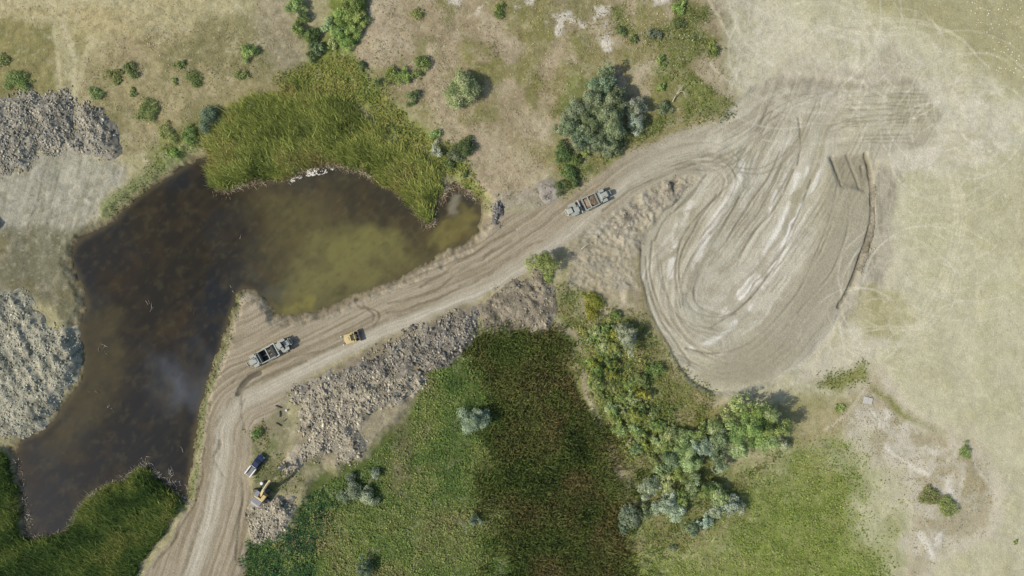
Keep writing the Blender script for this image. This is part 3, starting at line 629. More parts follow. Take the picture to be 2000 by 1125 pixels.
def blades(name, x, y, r, hgt, wid, lean, lean_dir, cols, mat, hvar=.3, lvar=.5):
    """bent two-segment blades; lean is the horizontal reach as a share of the height"""
    n_ = len(x)
    z = ground_z(x, y)
    h = hgt * (1 + r.normal(0, hvar, n_)).clip(.3, 1.8)
    a = lean_dir + r.normal(0, lvar, n_)
    L = h * lean * (1 + r.normal(0, .4, n_)).clip(.1, 2)
    dx, dy = np.cos(a), np.sin(a)
    t = r.uniform(0, 2 * np.pi, n_)
    t = np.where(r.uniform(0, 1, n_) < .6, a + np.pi / 2 + r.normal(0, .3, n_), t)
    wx_, wy_ = np.cos(t) * wid / 2 * r.uniform(.6, 1.4, n_), np.sin(t) * wid / 2
    V = np.zeros((n_, 5, 3), np.float32)
    V[:, 0] = np.stack([x - wx_, y - wy_, z - .05], 1); V[:, 1] = np.stack([x + wx_, y + wy_, z - .05], 1)
    mx_, my_ = x + dx * L * .35, y + dy * L * .35
    V[:, 2] = np.stack([mx_ + wx_, my_ + wy_, z + h * .65], 1); V[:, 3] = np.stack([mx_ - wx_, my_ - wy_, z + h * .65], 1)
    V[:, 4] = np.stack([x + dx * L, y + dy * L, z + h * .95], 1)
    base = (np.arange(n_) * 5)[:, None]
    loops = (base + np.array([0, 1, 2, 3, 3, 2, 4])[None]).ravel()
    sizes = np.tile([4, 3], n_)
    c = np.repeat(cols[:, None], 5, 1)
    return mesh_np(name, V.reshape(-1, 3), loops, sizes, c.reshape(-1, 3), mat)

def leaf_quads(P, Nrm, size, cols, r, name, mat):
    """one small kinked leaf spray (two triangles) per point, facing roughly along Nrm"""
    n_ = len(P)
    Nrm = Nrm / (np.linalg.norm(Nrm, axis=1, keepdims=True) + 1e-6)
    rnd = r.normal(0, 1, (n_, 3))
    T = np.cross(Nrm, rnd); T /= (np.linalg.norm(T, axis=1, keepdims=True) + 1e-6)
    B = np.cross(Nrm, T)
    s = (size * r.uniform(.55, 1.35, n_))[:, None]
    k = (r.uniform(.35, .8, n_))[:, None]
    V = np.zeros((n_, 4, 3), np.float32)
    V[:, 0] = P - T * s; V[:, 1] = P - B * s * k + Nrm * s * .25
    V[:, 2] = P + T * s; V[:, 3] = P + B * s * k - Nrm * s * .2
    base = (np.arange(n_) * 4)[:, None]
    loops = (base + np.array([0, 1, 2, 0, 2, 3])[None]).ravel()
    return mesh_np(name, V.reshape(-1, 3), loops, np.full(n_ * 2, 3), np.repeat(cols[:, None], 4, 1).reshape(-1, 3), mat)

def low_cover(name, label, cat, poly, per_m2, size, hgt, pal, seed, scale=5.0, dens=None, warp=12, jit=.2, up=1.2, soft=12):
    x, y, r = scatter(poly, per_m2, warp * 1.6, seed, dens, soft)
    z = ground_z(x, y)
    hn = sstep(.25, .75, fbm(x / 1.8, y / 1.8, 3, seed + 7))
    zz = z + hgt * (.15 + 1.0 * hn) * r.uniform(.4, 1.1, len(x))
    P = np.stack([x, y, zz], 1)
    Nn = r.normal(0, .6, (len(x), 3)); Nn[:, 2] = np.abs(Nn[:, 2]) + up * 1.3
    o = link(name, leaf_quads(P, Nn, size, pal_mix(r, x, y, pal, seed, scale, jit), r, name, MAT['leaf']))
    return tag(o, label, cat, kind='stuff')

REED_A = [(415, 362), (408, 330), (414, 300), (402, 280), (430, 250), (455, 215), (500, 195), (560, 183), (620, 188), (665, 203), (700, 225), (735, 250), (755, 275), (790, 300), (830, 318), (862, 345), (868, 370), (850, 392), (846, 412), (840, 436), (826, 426), (815, 400), (790, 382), (755, 360), (720, 335), (680, 322), (640, 314), (600, 321), (570, 338), (540, 347), (500, 350), (460, 356), (440, 364)]
REED_B = [(-30, 880), (5, 890), (15, 900), (22, 930), (33, 990), (37, 1050), (55, 1064), (110, 1056), (140, 1035), (155, 1008), (162, 987), (200, 962), (250, 945), (281, 918), (300, 940), (330, 960), (355, 985), (340, 1010), (305, 1060), (272, 1100), (250, 1160), (-30, 1160)]
MARSH_P = [(945, 655), (1000, 645), (1060, 655), (1085, 690), (1110, 740), (1140, 790), (1155, 830), (1170, 900), (1190, 960), (1210, 1030), (1240, 1080), (1280, 1160), (985, 1200), (1010, 1110), (955, 1070), (1005, 1010), (955, 960), (995, 900), (950, 850), (975, 800), (935, 760), (950, 720), (915, 690)]
P1 = [c8(74, 82, 42), c8(108, 114, 56), c8(134, 138, 72), c8(142, 140, 80), c8(122, 106, 66)]
x, y, r = scatter(REED_A, 60, 9, 1, lambda x, y: .25 + .75 * sstep(.3, .45, fbm(x / 2.2, y / 2.2, 3, 403)), 10)
o = link('reed_bed', blades('reed_bed', x, y, r, 1.6, .12, .8, R(142), pal_mix(r, x, y, np.array(P1) * np.array([1.85, 1.88, 1.7]), 401, 7, .22), MAT['reed'], lvar=.6))
tag(o, 'yellow-green reed bed wrapping the top of the pond', 'reeds', kind='stuff')
P2 = [c8(44, 60, 26), c8(66, 82, 36), c8(86, 98, 44), c8(106, 106, 54)]
x, y, r = scatter(REED_B, 60, 9, 2, lambda x, y: .25 + .75 * sstep(.3, .45, fbm(x / 2.2, y / 2.2, 3, 413)), 6)
o = link('reed_bed', blades('reed_bed', x, y, r, 1.5, .12, .75, R(150), pal_mix(r, x, y, np.array(P2) * 2.3, 411, 5, .22), MAT['reed'], lvar=.6))
tag(o, 'dark green reed bed at the bottom left end of the pond', 'reeds', kind='stuff')
P3 = [c8(38, 46, 22), c8(60, 72, 32), c8(80, 92, 42), c8(88, 84, 46), c8(78, 72, 42), c8(110, 100, 60)]
x, y, r = scatter(MARSH_P, 30, 30, 3, None, 40)
sc_ = pal_mix(r, x, y, np.array(P3) * 1.6, 421, 9, .28); gc_ = pal_mix(r, x, y, np.array([c8(66, 84, 38), c8(88, 104, 46), c8(106, 116, 56)]) * 1.5, 423, 6, .25)
sc_ *= 1.0
gw_ = (.55 * np.maximum(sstep(1090, 960, 1000 + x * S + (fbm(x / 8, y / 8, 3, 425) - .5) * 320), .75 * sstep(.52, .66, fbm(x / 7, y / 7, 4, 427))) * .8)[:, None]
o = link('marsh_sedge', blades('marsh_sedge', x, y, r, 1.1, .17, .7, R(100), (sc_ * (1 - gw_) + gc_ * gw_).astype(np.float32), MAT['reed'], lvar=1.6))
tag(o, 'dark brown-green sedge filling the hollow below the berm', 'sedge', kind='stuff')
# dead reed fringe along the reed edge
x, y, r = scatter([(408, 375), (440, 376), (500, 360), (560, 352), (600, 332), (640, 324), (690, 332), (760, 372), (800, 400), (828, 444), (845, 446), (856, 410), (885, 368), (930, 395), (925, 380), (890, 355), (862, 368), (840, 436), (800, 386), (730, 340), (640, 312), (600, 320), (545, 346), (470, 353), (415, 362)], 34, 5, 4, None, 5)
o = link('dead_reed_fringe', blades('dead_reed_fringe', x, y, r, .5, .16, 1.6, 0, pal_mix(r, x, y, [c8(116, 100, 76), c8(164, 148, 116), c8(206, 194, 166)], 431, 2), MAT['reed'], lvar=3))
tag(o, 'strip of dead brown reeds along the water below the big reed bed', 'reeds', kind='stuff')
x, y, r = scatter([(20, 900), (38, 930), (46, 1050), (80, 1066), (150, 1010), (165, 980), (285, 908), (300, 932), (362, 985), (350, 970), (300, 925), (280, 903), (165, 968), (140, 1000), (110, 1040), (60, 1050), (44, 990), (30, 905)], 26, 5, 5, None, 5)
o = link('dead_reed_fringe', blades('dead_reed_fringe', x, y, r, .5, .16, 1.5, 0, pal_mix(r, x, y, [c8(120, 112, 94), c8(170, 160, 138), c8(206, 198, 178)], 436, 2), MAT['reed'], lvar=3))
tag(o, 'pale dead reeds lining the water at the bottom left reed bed', 'reeds', kind='stuff')

MEAD_P = [(815, 725), (900, 680), (940, 660), (960, 700), (985, 770), (1005, 840), (1000, 900), (990, 1000), (1000, 1160), (455, 1160), (478, 1062), (555, 1045), (600, 965), (640, 925), (700, 905), (745, 855), (795, 800)]
def meadow_d(x, y):
    px = 1000 + x * S; py = 562.5 - y * S
    d = .35 + .65 * sstep(.3, .55, fbm(x / 3, y / 3, 3, 451))
    lane_ = (px > 758) & (px < 806) & (py > 800) & (py < 980)
    west = sstep(830, 900, px); gap = (1 - west) * (polysd(px, py, MEAD_P) < 12)
    return np.where(lane_, d * .35, d) * (1 - gap)
low_cover('meadow_grass', 'rough green meadow left of the dark sedge hollow', 'meadow grass', MEAD_P, 15, .26, .36, np.array([c8(66, 90, 42), c8(88, 110, 50), c8(108, 124, 60), c8(126, 132, 72), c8(126, 118, 78)]) * 1.25, 453, 8, meadow_d, soft=48)
low_cover('meadow_grass', 'darker bluish green grass beside the excavator heap at the bottom', 'meadow grass', [(470, 1160), (482, 1062), (560, 1042), (590, 985), (640, 960), (650, 1010), (620, 1070), (590, 1160)], 13, .26, .55, [c8(36, 66, 38), c8(54, 92, 50), c8(84, 112, 52)], 459, 4)
low_cover('meadow_grass', 'bright green meadow in the bottom right bowl', 'meadow grass', [(1270, 1100), (1350, 1050), (1440, 985), (1520, 900), (1560, 885), (1615, 880), (1650, 935), (1680, 1000), (1720, 1080), (1750, 1200), (1250, 1200)], 12, .24, .24, np.array([c8(96, 114, 50), c8(116, 132, 58), c8(130, 140, 70), c8(146, 142, 90)]) * 1.22, 463, 7, lambda x, y: .35 + .65 * sstep(.3, .5, fbm(x / 4, y / 4, 3, 467)), 22, soft=60)
low_cover('meadow_grass', 'lush green weeds in the draw above the big reed bed', 'weeds', [(605, 130), (650, 110), (690, 110), (725, 150), (760, 200), (820, 255), (880, 290), (925, 345), (945, 395), (925, 380), (895, 352), (850, 325), (780, 285), (720, 215), (650, 188), (560, 178), (540, 165)], 12, .25, .6, [c8(84, 104, 44), c8(112, 124, 54), c8(136, 138, 66), c8(148, 140, 76)], 471, 4, warp=12)
low_cover('meadow_grass', 'green grass strip between the pale slope and the reeds', 'grass', [(285, 320), (330, 275), (400, 225), (480, 205), (560, 172), (600, 180), (480, 210), (440, 240), (405, 280), (330, 312), (240, 395), (205, 420), (235, 375)], 9, .22, .4, [c8(92, 106, 52), c8(118, 122, 64), c8(130, 132, 80)], 476, 4, lambda x, y: .6 * np.ones_like(x))
for sd_, p, lab in ((481, [(1190, 15), (1215, 20), (1225, 55), (1250, 70), (1240, 88), (1205, 72)], 'green weeds in a short diagonal strip high on the hill'),
                    (483, [(1310, 0), (1385, 15), (1385, 35), (1360, 60), (1385, 80), (1402, 108), (1350, 115), (1340, 150), (1300, 175), (1280, 140), (1300, 100), (1265, 85), (1265, 60), (1310, 50)], 'green weeds spread down the hill beside the tyre tracks'),
                    (485, [(1340, 135), (1375, 165), (1432, 207), (1425, 222), (1335, 237), (1330, 200)], 'olive green weeds on the corner above the haul road'),
                    (487, [(1090, 300), (1130, 290), (1165, 330), (1110, 380), (1085, 330)], 'green weeds at the foot of the silver trees'),
                    (489, [(1230, 240), (1310, 215), (1320, 235), (1230, 285), (1180, 322), (1165, 295)], 'green weeds between the silver trees and the haul road'),
                    (491, [(1088, 560), (1118, 560), (1130, 600), (1128, 650), (1100, 640), (1085, 610)], 'green grass strip right of the clay heap'),
                    (493, [(1255, 610), (1290, 650), (1330, 710), (1400, 770), (1400, 800), (1340, 830), (1290, 760), (1250, 700)], 'green weeds between thicket and pit edge'),
                    (505, [(1140, 610), (1215, 640), (1260, 720), (1300, 800), (1350, 860), (1340, 900), (1240, 900), (1190, 840), (1150, 760), (1130, 690)], 'tall pale green undergrowth of the sapling thicket'),
                    (495, [(1140, 600), (1240, 610), (1290, 740), (1380, 850), (1420, 960), (1340, 1040), (1230, 1060), (1190, 940), (1150, 800), (1130, 690)], 'mixed weeds under the saplings of the thicket'),
                    (497, [(1595, 752), (1660, 722), (1692, 703), (1692, 740), (1640, 767)], 'green weed patch below the south-east pit corner'),
                    (499, [(490, 845), (520, 825), (530, 850), (510, 885), (560, 900), (600, 940), (560, 960), (505, 955), (500, 900)], 'short grass around the pickup and the excavator'),
                    (501, [(1030, 640), (1090, 645), (1140, 720), (1150, 790), (1120, 740), (1085, 690), (1060, 655)], 'grass edging the sedge hollow beside the footpath'),
                    (503, [(1290, 1000), (1420, 950), (1500, 890), (1540, 870), (1440, 985), (1350, 1055), (1290, 1095), (1240, 1075)], 'brownish grass below the silver shrubs')):
    low_cover('weed_patch', lab, 'weeds', p, 14 if sd_ == 505 else 9, .23, 1.5 if sd_ == 505 else .4, np.array([c8(80, 98, 44), c8(106, 116, 54), c8(128, 130, 66), c8(140, 130, 84)]) * (1.45 if sd_ == 505 else 1.0), sd_, 3, lambda x, y: .3 + .7 * sstep(.3, .55, fbm(x / 2.5, y / 2.5, 3, 521)))
# verge along the pond
vp = [(458, 566), (470, 566), (462, 610), (448, 660), (434, 705), (418, 745), (404, 790), (396, 840), (388, 900), (382, 960), (368, 995), (360, 985), (368, 950), (374, 900), (380, 840), (388, 790), (400, 745), (420, 700), (438, 650), (448, 610)]
low_cover('verge_weeds', 'pale green weeds along the pond bank beside the dirt road', 'weeds', vp, 9, .22, .35, [c8(96, 110, 60), c8(124, 130, 80), c8(140, 138, 100)], 531, 3, lambda x, y: .25 + .6 * sstep(.35, .55, fbm(x / 3, y / 3, 3, 533)), 5)
# dry tufts on hill and steppe
dry = [c8(120, 116, 68), c8(146, 138, 92), c8(172, 158, 122), c8(190, 176, 142)]
low_cover('dry_tufts', 'dry tussocks dotted over the hill above the haul road', 'dry grass', [(700, -20), (1410, -20), (1400, 100), (1440, 190), (1400, 232), (1240, 286), (1120, 365), (960, 395), (930, 330), (830, 240), (740, 180), (690, 110)], 3.2, .2, .18, dry, 541, 8, lambda x, y: .15 + .85 * sstep(.4, .62, fbm(x / 6, y / 6, 4, 543)))
low_cover('dry_tufts', 'dry tussocks on the steppe left of the ravine', 'dry grass', [(150, 120), (260, 70), (420, 50), (570, 60), (610, 130), (540, 165), (440, 225), (350, 290), (250, 300), (160, 200)], 3.0, .19, .18, dry, 547, 8, lambda x, y: .1 + .8 * sstep(.42, .62, fbm(x / 5, y / 5, 4, 549)))
low_cover('dry_tufts', 'dry plants on the eroded bank at the lower right', 'dry grass', [(1650, 790), (1720, 745), (1800, 820), (1920, 900), (1950, 980), (1930, 1040), (1850, 1080), (1790, 1125), (1760, 960), (1700, 900), (1560, 880), (1520, 850)], 3.2, .17, .2, [c8(140, 132, 88), c8(168, 154, 116), c8(140, 134, 104)], 553, 5, lambda x, y: .2 + .7 * sstep(.45, .6, fbm(x / 3, y / 3, 4, 557)))

low_cover('dry_tufts', 'thin dry stalks across the pale field right of the pit', 'dry grass', [(1420, -20), (2060, -20), (2060, 1140), (1800, 1140), (1950, 1000), (1900, 890), (1760, 790), (1720, 700), (1790, 600), (1760, 330), (1850, 250), (1800, 140), (1560, 130), (1450, 150)], .8, .14, .1, [c8(176, 170, 128), c8(190, 183, 144), c8(206, 198, 164)], 561, 6, lambda x, y: .2 + .8 * sstep(.4, .6, fbm(x / 5, y / 5, 4, 563)))
low_cover('dry_tufts', 'thin dry stalks on the pale steppe at the top left', 'dry grass', [(-20, -20), (560, -20), (480, 60), (300, 110), (150, 120), (120, 180), (-20, 200)], 1.2, .15, .14, [c8(124, 118, 74), c8(158, 148, 106), c8(184, 174, 134)], 567, 6, lambda x, y: .2 + .8 * sstep(.4, .6, fbm(x / 5, y / 5, 4, 569)))

# ------------------------------------------------------------------ spoil heaps: mound with loose clods
ICO = None
def clod_proto():
    bm = bmesh.new(); bmesh.ops.create_icosphere(bm, subdivisions=1, radius=1.0)
    v = np.array([w.co[:] for w in bm.verts]); f = np.array([[q.index for q in p.verts] for p in bm.faces]); bm.free()
    return v, f
CV, CF = clod_proto()
def heap(label, poly, hgt, pal, seed, clods=2.2, size=.34, rough=1.0, streak=None, edge=2.2, warp=16, group=None, step=.3):
    P = np.array(poly, float); x0, y0 = P.min(0) - 20; x1, y1 = P.max(0) + 20
    ax = np.arange((x0 - 1000) / S, (x1 - 1000) / S, step); ay = np.arange((562.5 - y1) / S, (562.5 - y0) / S, step)
    gx_, gy_ = [a.ravel().astype(np.float32) for a in np.meshgrid(ax, ay)]
    px = 1000 + gx_ * S; py = 562.5 - gy_ * S
    def hfun(px, py, gx_, gy_):
        w1 = (fbm(gx_ / 3, gy_ / 3, 4, seed) - .5) * 2 * warp; w2 = (fbm(gx_ / 3, gy_ / 3, 4, seed + 9) - .5) * 2 * warp
        sd = polysd(px + w1, py + w2, poly, 40) / S
        prof = sstep(-.4, edge * 1.4, sd)
        a, b_ = gx_, gy_
        if streak is not None:
            ca, sa = math.cos(streak), math.sin(streak)
            u = (gx_ * ca + gy_ * sa) / 3.2; v = (-gx_ * sa + gy_ * ca) / 1.9
        else:
            u = gx_ / 3.6; v = gy_ / 3.6
        big = fbm(u, v, 3, seed + 20); mid = fbm(u * 2.7, v * 2.7, 3, seed + 25)
        fin = fbm(gx_ / .75, gy_ / .75, 2, seed + 35)
        rid = 1 - np.abs(2 * fbm(gx_ / 1.3, gy_ / 1.3, 2, seed + 30) - 1)
        z_ = prof * (hgt * (.3 + .6 * sstep(.2, .8, big)) + rough * (.42 * (mid - .5) + .22 * (rid - .5) + .22 * (fin - .5)))
        return sd, z_
    sd, z_ = hfun(px, py, gx_, gy_)
    base = ground_z(gx_, gy_)
    zz = np.where(sd > -.35, base + z_ + .03, base - .4)
    r = np.random.default_rng(seed)
    dk = (1 - .35 * sstep(.56, .68, fbm(gx_ / 2.0, gy_ / 2.0, 4, seed + 51)))[:, None]
    cols = dk * pal_mix(r, gx_, gy_, np.array(pal) * 1.22, seed + 40, 3, .1)
    k = np.arange(len(ay) - 1)[:, None] * len(ax) + np.arange(len(ax) - 1)[None]
    q = np.stack([k, k + 1, k + len(ax) + 1, k + len(ax)], -1).reshape(-1, 4)
    q = q[(sd[q] > -.9).any(1)]
    used = np.unique(q); rm = np.zeros(len(gx_), int); rm[used] = np.arange(len(used))
    o = link('spoil_heap', mesh_np('spoil_heap', np.stack([gx_[used], gy_[used], zz[used]], 1), rm[q], np.full(len(q), 4), cols[used], MAT['heap'], False))
    tag(o, label, 'spoil heap', group)
    # clods
    cx, cy, r = scatter(poly, clods * 2.8, warp * 1.5, seed + 3, None, 9)
    cpx = 1000 + cx * S; cpy = 562.5 - cy * S
    _, cz = hfun(cpx, cpy, cx.astype(np.float32), cy.astype(np.float32))
    cz = cz + ground_z(cx, cy)
    n_ = len(cx)
    s = .4 * size * np.exp(r.normal(0, .6, n_)).clip(.35, 3.6)
    V = CV[None] * (1 + r.normal(0, .22, (n_, len(CV), 1))) * s[:, None, None] * np.stack([r.uniform(.7, 1.5, n_), r.uniform(.6, 1.1, n_), r.uniform(.5, .9, n_)], 1)[:, None]
    a = r.uniform(0, 6.28, n_); ca, sa = np.cos(a)[:, None], np.sin(a)[:, None]
    vx = V[..., 0] * ca - V[..., 1] * sa; vy = V[..., 0] * sa + V[..., 1] * ca
    V = np.stack([vx + cx[:, None], vy + cy[:, None], V[..., 2] + (cz + s * .25)[:, None]], -1)
    F = (CF[None] + (np.arange(n_) * len(CV))[:, None, None]).reshape(-1, 3)
    dkc = (1 - .3 * sstep(.56, .68, fbm(cx / 2.0, cy / 2.0, 4, seed + 51)))[:, None]
    cc = np.repeat((dkc * pal_mix(r, cx, cy, np.array(pal) * 1.55, seed + 44, 2, .22))[:, None], len(CV), 1).reshape(-1, 3)
    c = link('clods', mesh_np('clods', V.reshape(-1, 3), F, np.full(len(F), 3), cc, MAT['heap']), o)
    tag(c, kind='stuff')
    return o
GREY = [c8(102, 99, 88), c8(124, 120, 106), c8(140, 134, 118), c8(148, 140, 120)]
PALE = [c8(112, 110, 94), c8(136, 133, 114), c8(150, 146, 126), c8(150, 144, 122)]
BRN = [c8(94, 90, 80), c8(116, 110, 98), c8(134, 127, 112), c8(128, 121, 103)]
TANP = [c8(104, 99, 85), c8(132, 125, 108), c8(150, 141, 121), c8(146, 136, 112)]
heap('dark grey clod heap at the upper left edge below the mown lanes', [(-30, 205), (20, 190), (50, 175), (100, 182), (130, 178), (145, 200), (142, 240), (160, 270), (162, 300), (125, 285), (110, 305), (92, 300), (75, 290), (55, 320), (20, 340), (-30, 345)], 1.7, GREY, 601, 3.0, .32, 1.2)
heap('tall earth mound cut off by the left edge above the wet mud', [(-75, 425), (-40, 415), (-8, 425), (-4, 445), (-10, 465), (-40, 475), (-75, 470)], 5.0, PALE, 602, 1.5, .3, .8, warp=4)
heap('smaller clod heap with steep right side beside the dark grey one', [(146, 205), (195, 205), (212, 235), (222, 265), (232, 300), (200, 305), (170, 295), (158, 265), (142, 238)], 1.6, GREY, 611, 2.8, .3, 1.0, R(-60))
heap('pale grey furrowed spoil heap at the left edge of the pond', [(-30, 570), (30, 568), (55, 585), (75, 612), (95, 640), (115, 645), (148, 640), (156, 680), (155, 715), (140, 745), (115, 775), (110, 800), (85, 835), (50, 850), (20, 855), (-30, 870)], 1.5, PALE, 621, 3.2, .24, .75, R(-62))
heap('grey-brown clod berm along the lower side of the haul road', [(640, 745), (700, 712), (760, 680), (820, 645), (880, 618), (925, 598), (936, 612), (938, 640), (915, 660), (905, 690), (870, 718), (835, 725), (790, 720), (740, 740), (690, 745)], 1.6, BRN, 631, 3.0, .36, 1.3)
heap('tan lumpy spoil spread below the berm', [(578, 770), (620, 745), (680, 740), (740, 738), (800, 722), (838, 728), (826, 752), (800, 775), (770, 800), (735, 800), (700, 840), (712, 870), (700, 895), (670, 905), (650, 880), (610, 890), (580, 920), (552, 925), (560, 890), (600, 860), (590, 810)], 1.3, TANP, 641, 2.4, .36, 1.2)
heap('dark crumbly lip of spoil beside the road above the loose beams', [(572, 770), (600, 748), (640, 730), (655, 742), (630, 762), (600, 780), (580, 790)], 1.0, BRN, 651, 3, .32, 1)
heap('small tan spoil heap below the excavator', [(490, 985), (520, 975), (545, 965), (572, 975), (578, 1000), (560, 1030), (535, 1060), (505, 1070), (488, 1045), (495, 1010)], 1.5, TANP, 661, 2.6, .34, 1)
heap('brown furrowed clay heap between haul road and sedge hollow', [(935, 600), (965, 575), (1010, 545), (1050, 530), (1070, 545), (1088, 560), (1085, 600), (1078, 645), (1040, 650), (990, 640), (945, 645), (940, 620)], 1.3, [c8(104, 97, 82), c8(126, 117, 99), c8(140, 130, 108)], 671, 1.8, .26, .8, R(-55))
heap('small dark rubble pile at the east tip of the pond', [(960, 395), (975, 385), (985, 400), (982, 425), (970, 440), (958, 428)], .9, [c8(84, 82, 78), c8(116, 112, 104)], 681, 3.4, .34, .8, edge=1)
heap('grey earth mound under the scrub beside the haul road', [(1050, 372), (1080, 355), (1100, 368), (1090, 385), (1060, 392)], .8, [c8(124, 118, 108), c8(150, 142, 128)], 686, 1.0, .26, .5, edge=1.4)
heap('broken clay ledge between haul road and pit', [(1185, 440), (1215, 415), (1250, 395), (1300, 362), (1330, 352), (1350, 360), (1320, 385), (1280, 415), (1240, 440), (1210, 460)], .5, [c8(128, 120, 104), c8(148, 139, 118), c8(160, 150, 128)], 691, .7, .24, .6, R(30))
heap('rough soil ridge along the east rim of the pit', [(1701, 360), (1709, 360), (1709, 430), (1700, 480), (1684, 535), (1676, 530), (1692, 475), (1701, 430)], .2, [c8(104, 97, 80), c8(128, 120, 102), c8(140, 132, 112)], 696, 1.8, .2, .6, edge=.9, warp=6)

# ------------------------------------------------------------------ trees and shrubs
PALT = {
    'silver': [c8(84, 95, 74), c8(116, 127, 102), c8(142, 151, 126), c8(162, 168, 146)],
    'olive': [c8(58, 70, 48), c8(84, 97, 68), c8(108, 120, 88), c8(130, 138, 106)],
    'blue': [c8(66, 77, 58), c8(92, 104, 80), c8(120, 129, 106)],
    'green': [c8(66, 84, 44), c8(94, 112, 58), c8(122, 136, 76), c8(142, 150, 92)],
    'light': [c8(84, 100, 58), c8(112, 126, 78), c8(136, 146, 98), c8(156, 160, 118)],
    'dark': [c8(58, 72, 42), c8(82, 96, 56), c8(104, 114, 68)],
    'yellow': [c8(96, 104, 44), c8(122, 126, 54), c8(138, 136, 64)],
    'weed': [c8(86, 102, 56), c8(112, 122, 70), c8(130, 134, 86)],
}
BR = 1.85     # leaves shade each other, so single leaves are lighter than a crown looks
def tube(bm_v, bm_f, pts, radii, seg=6):
    """append a tapered tube to vertex and face lists"""
    base = len(bm_v)
    for i, (p, rad) in enumerate(zip(pts, radii)):
        d = (Vector(pts[min(i + 1, len(pts) - 1)]) - Vector(pts[max(i - 1, 0)])).normalized()
        a = d.orthogonal().normalized(); b_ = d.cross(a)
        for k in range(seg):
            t = 2 * math.pi * k / seg
            bm_v.append(tuple(Vector(p) + (a * math.cos(t) + b_ * math.sin(t)) * rad))
    for i in range(len(pts) - 1):
        for k in range(seg):
            k2 = (k + 1) % seg
            bm_f.append((base + i * seg + k, base + i * seg + k2, base + (i + 1) * seg + k2, base + (i + 1) * seg + k))
    bm_f.append(tuple(base + k for k in range(seg))[::-1])
    bm_f.append(tuple(base + (len(pts) - 1) * seg + k for k in range(seg)))

def tube_mesh(name, vs, fs, c, mat):
    return mesh_np(name, np.array(vs), np.concatenate([np.array(f) for f in fs]), [len(f) for f in fs], np.tile(c, (len(vs), 1)), mat, True)

tree_seed = [1000]
def crown_mesh(rad, h, kind, seed, aspect=(1, 1), low=.15, sparse=1.0, lobe=.36, leaf=.15):
    r = np.random.default_rng(seed)
    nl = int(9 + 6.5 * rad ** 1.5)
    LP = []; LR = []
    for i in range(nl):
        a = r.uniform(0, 6.283); q = math.sqrt(r.uniform(0, 1)) * .92
        edge = 1 + .28 * math.sin(2 * a + seed * 1.7) + .2 * math.sin(3 * a + seed) + .14 * math.sin(5 * a + 2 * seed)
        rr_ = q * rad * edge
        top = h * (1 - .55 * q ** 2.2) - rad * .25
        z = top * r.uniform(.55 if q < .6 else low + .3, 1.0)
        LP.append((rr_ * math.cos(a) * aspect[0], rr_ * math.sin(a) * aspect[1], max(z, .3)))
        LR.append(rad * lobe * .74 * r.uniform(.45, 1.3) * (1 if rad > 1 else 1.2))
    P = []; Nn = []; C = []
    pal = np.array(PALT[kind]) * BR * r.uniform(.78, 1.18) * np.array([r.uniform(.9, 1.12), 1, r.uniform(.88, 1.1)])
    for (cx, cy, cz), lr in zip(LP, LR):
        cnt = int(max(30, 62 * (lr / .8) ** 2 * (.2 / leaf) ** 1.7) * sparse * 1.5)
        d = r.normal(0, 1, (cnt, 3)); d[:, 2] = np.where(r.uniform(0, 1, cnt) < .75, np.abs(d[:, 2]), d[:, 2])
        d /= np.linalg.norm(d, axis=1, keepdims=True)
        rad_ = lr * (r.uniform(.25, 1.0, cnt) ** .5) * (1 + np.abs(r.normal(0, .3, cnt)))
        p = d * rad_[:, None] * np.array([1, 1, .8]) + np.array([cx, cy, cz])
        P.append(p); Nn.append(d + r.normal(0, .5, (cnt, 3)) + np.array([0, 0, .5]))
        tone = np.clip(r.normal(.48, .22) + r.normal(0, .16, cnt), 0, .999) * (len(pal) - 1)
        i0 = tone.astype(int); u = (tone - i0)[:, None]
        c = pal[i0] * (1 - u) + pal[np.minimum(i0 + 1, len(pal) - 1)] * u
        C.append(c * (1 + r.normal(0, .12, cnt))[:, None])
    P = np.concatenate(P); Nn = np.concatenate(Nn); C = np.concatenate(C).clip(.01, .8)
    k = P[:, 2] > .05
    return leaf_quads(P[k], Nn[k], leaf, C[k].astype(np.float32), r, 'crown', MAT['leaf']), LP, LR

def tree(label, px, py, rpx, h, kind, name='tree', cat='tree', group=None, aspect=(1, 1), sparse=1.0, leaf=.15, grow=1.0):
    rpx *= grow; h *= grow
    tree_seed[0] += 1
    sd = tree_seed[0]
    rad = rpx / S
    x, y = W(px, py, h * .55)
    z = gz(x, y)
    root = link(name, None, None, (x, y, z - .03))
    root.empty_display_size = .5
    tag(root, label, cat, group)
    cm, LP, LR = crown_mesh(rad, h, kind, sd, aspect, sparse=sparse, leaf=leaf)
    link('crown', cm, root)
    r = random.Random(sd)
    vs, fs = [], []
    tr = max(.05, rad * .05)
    fork = (r.uniform(-.1, .1) * rad, r.uniform(-.1, .1) * rad, h * .35)
    tube(vs, fs, [(0, 0, -.2), (fork[0] * .5, fork[1] * .5, h * .18), fork], [tr * 1.4, tr, tr * .85])
    for (cx, cy, cz) in r.sample(LP, min(len(LP), 9)):
        mid = ((fork[0] + cx) / 2, (fork[1] + cy) / 2, (fork[2] + cz) / 2 + .15 * rad * r.random())
        tube(vs, fs, [fork, mid, (cx, cy, cz)], [tr * .6, tr * .4, tr * .12], 5)
    link('trunk', tube_mesh('trunk', vs, fs, c8(112, 100, 84), MAT['bark']), root)
    return root

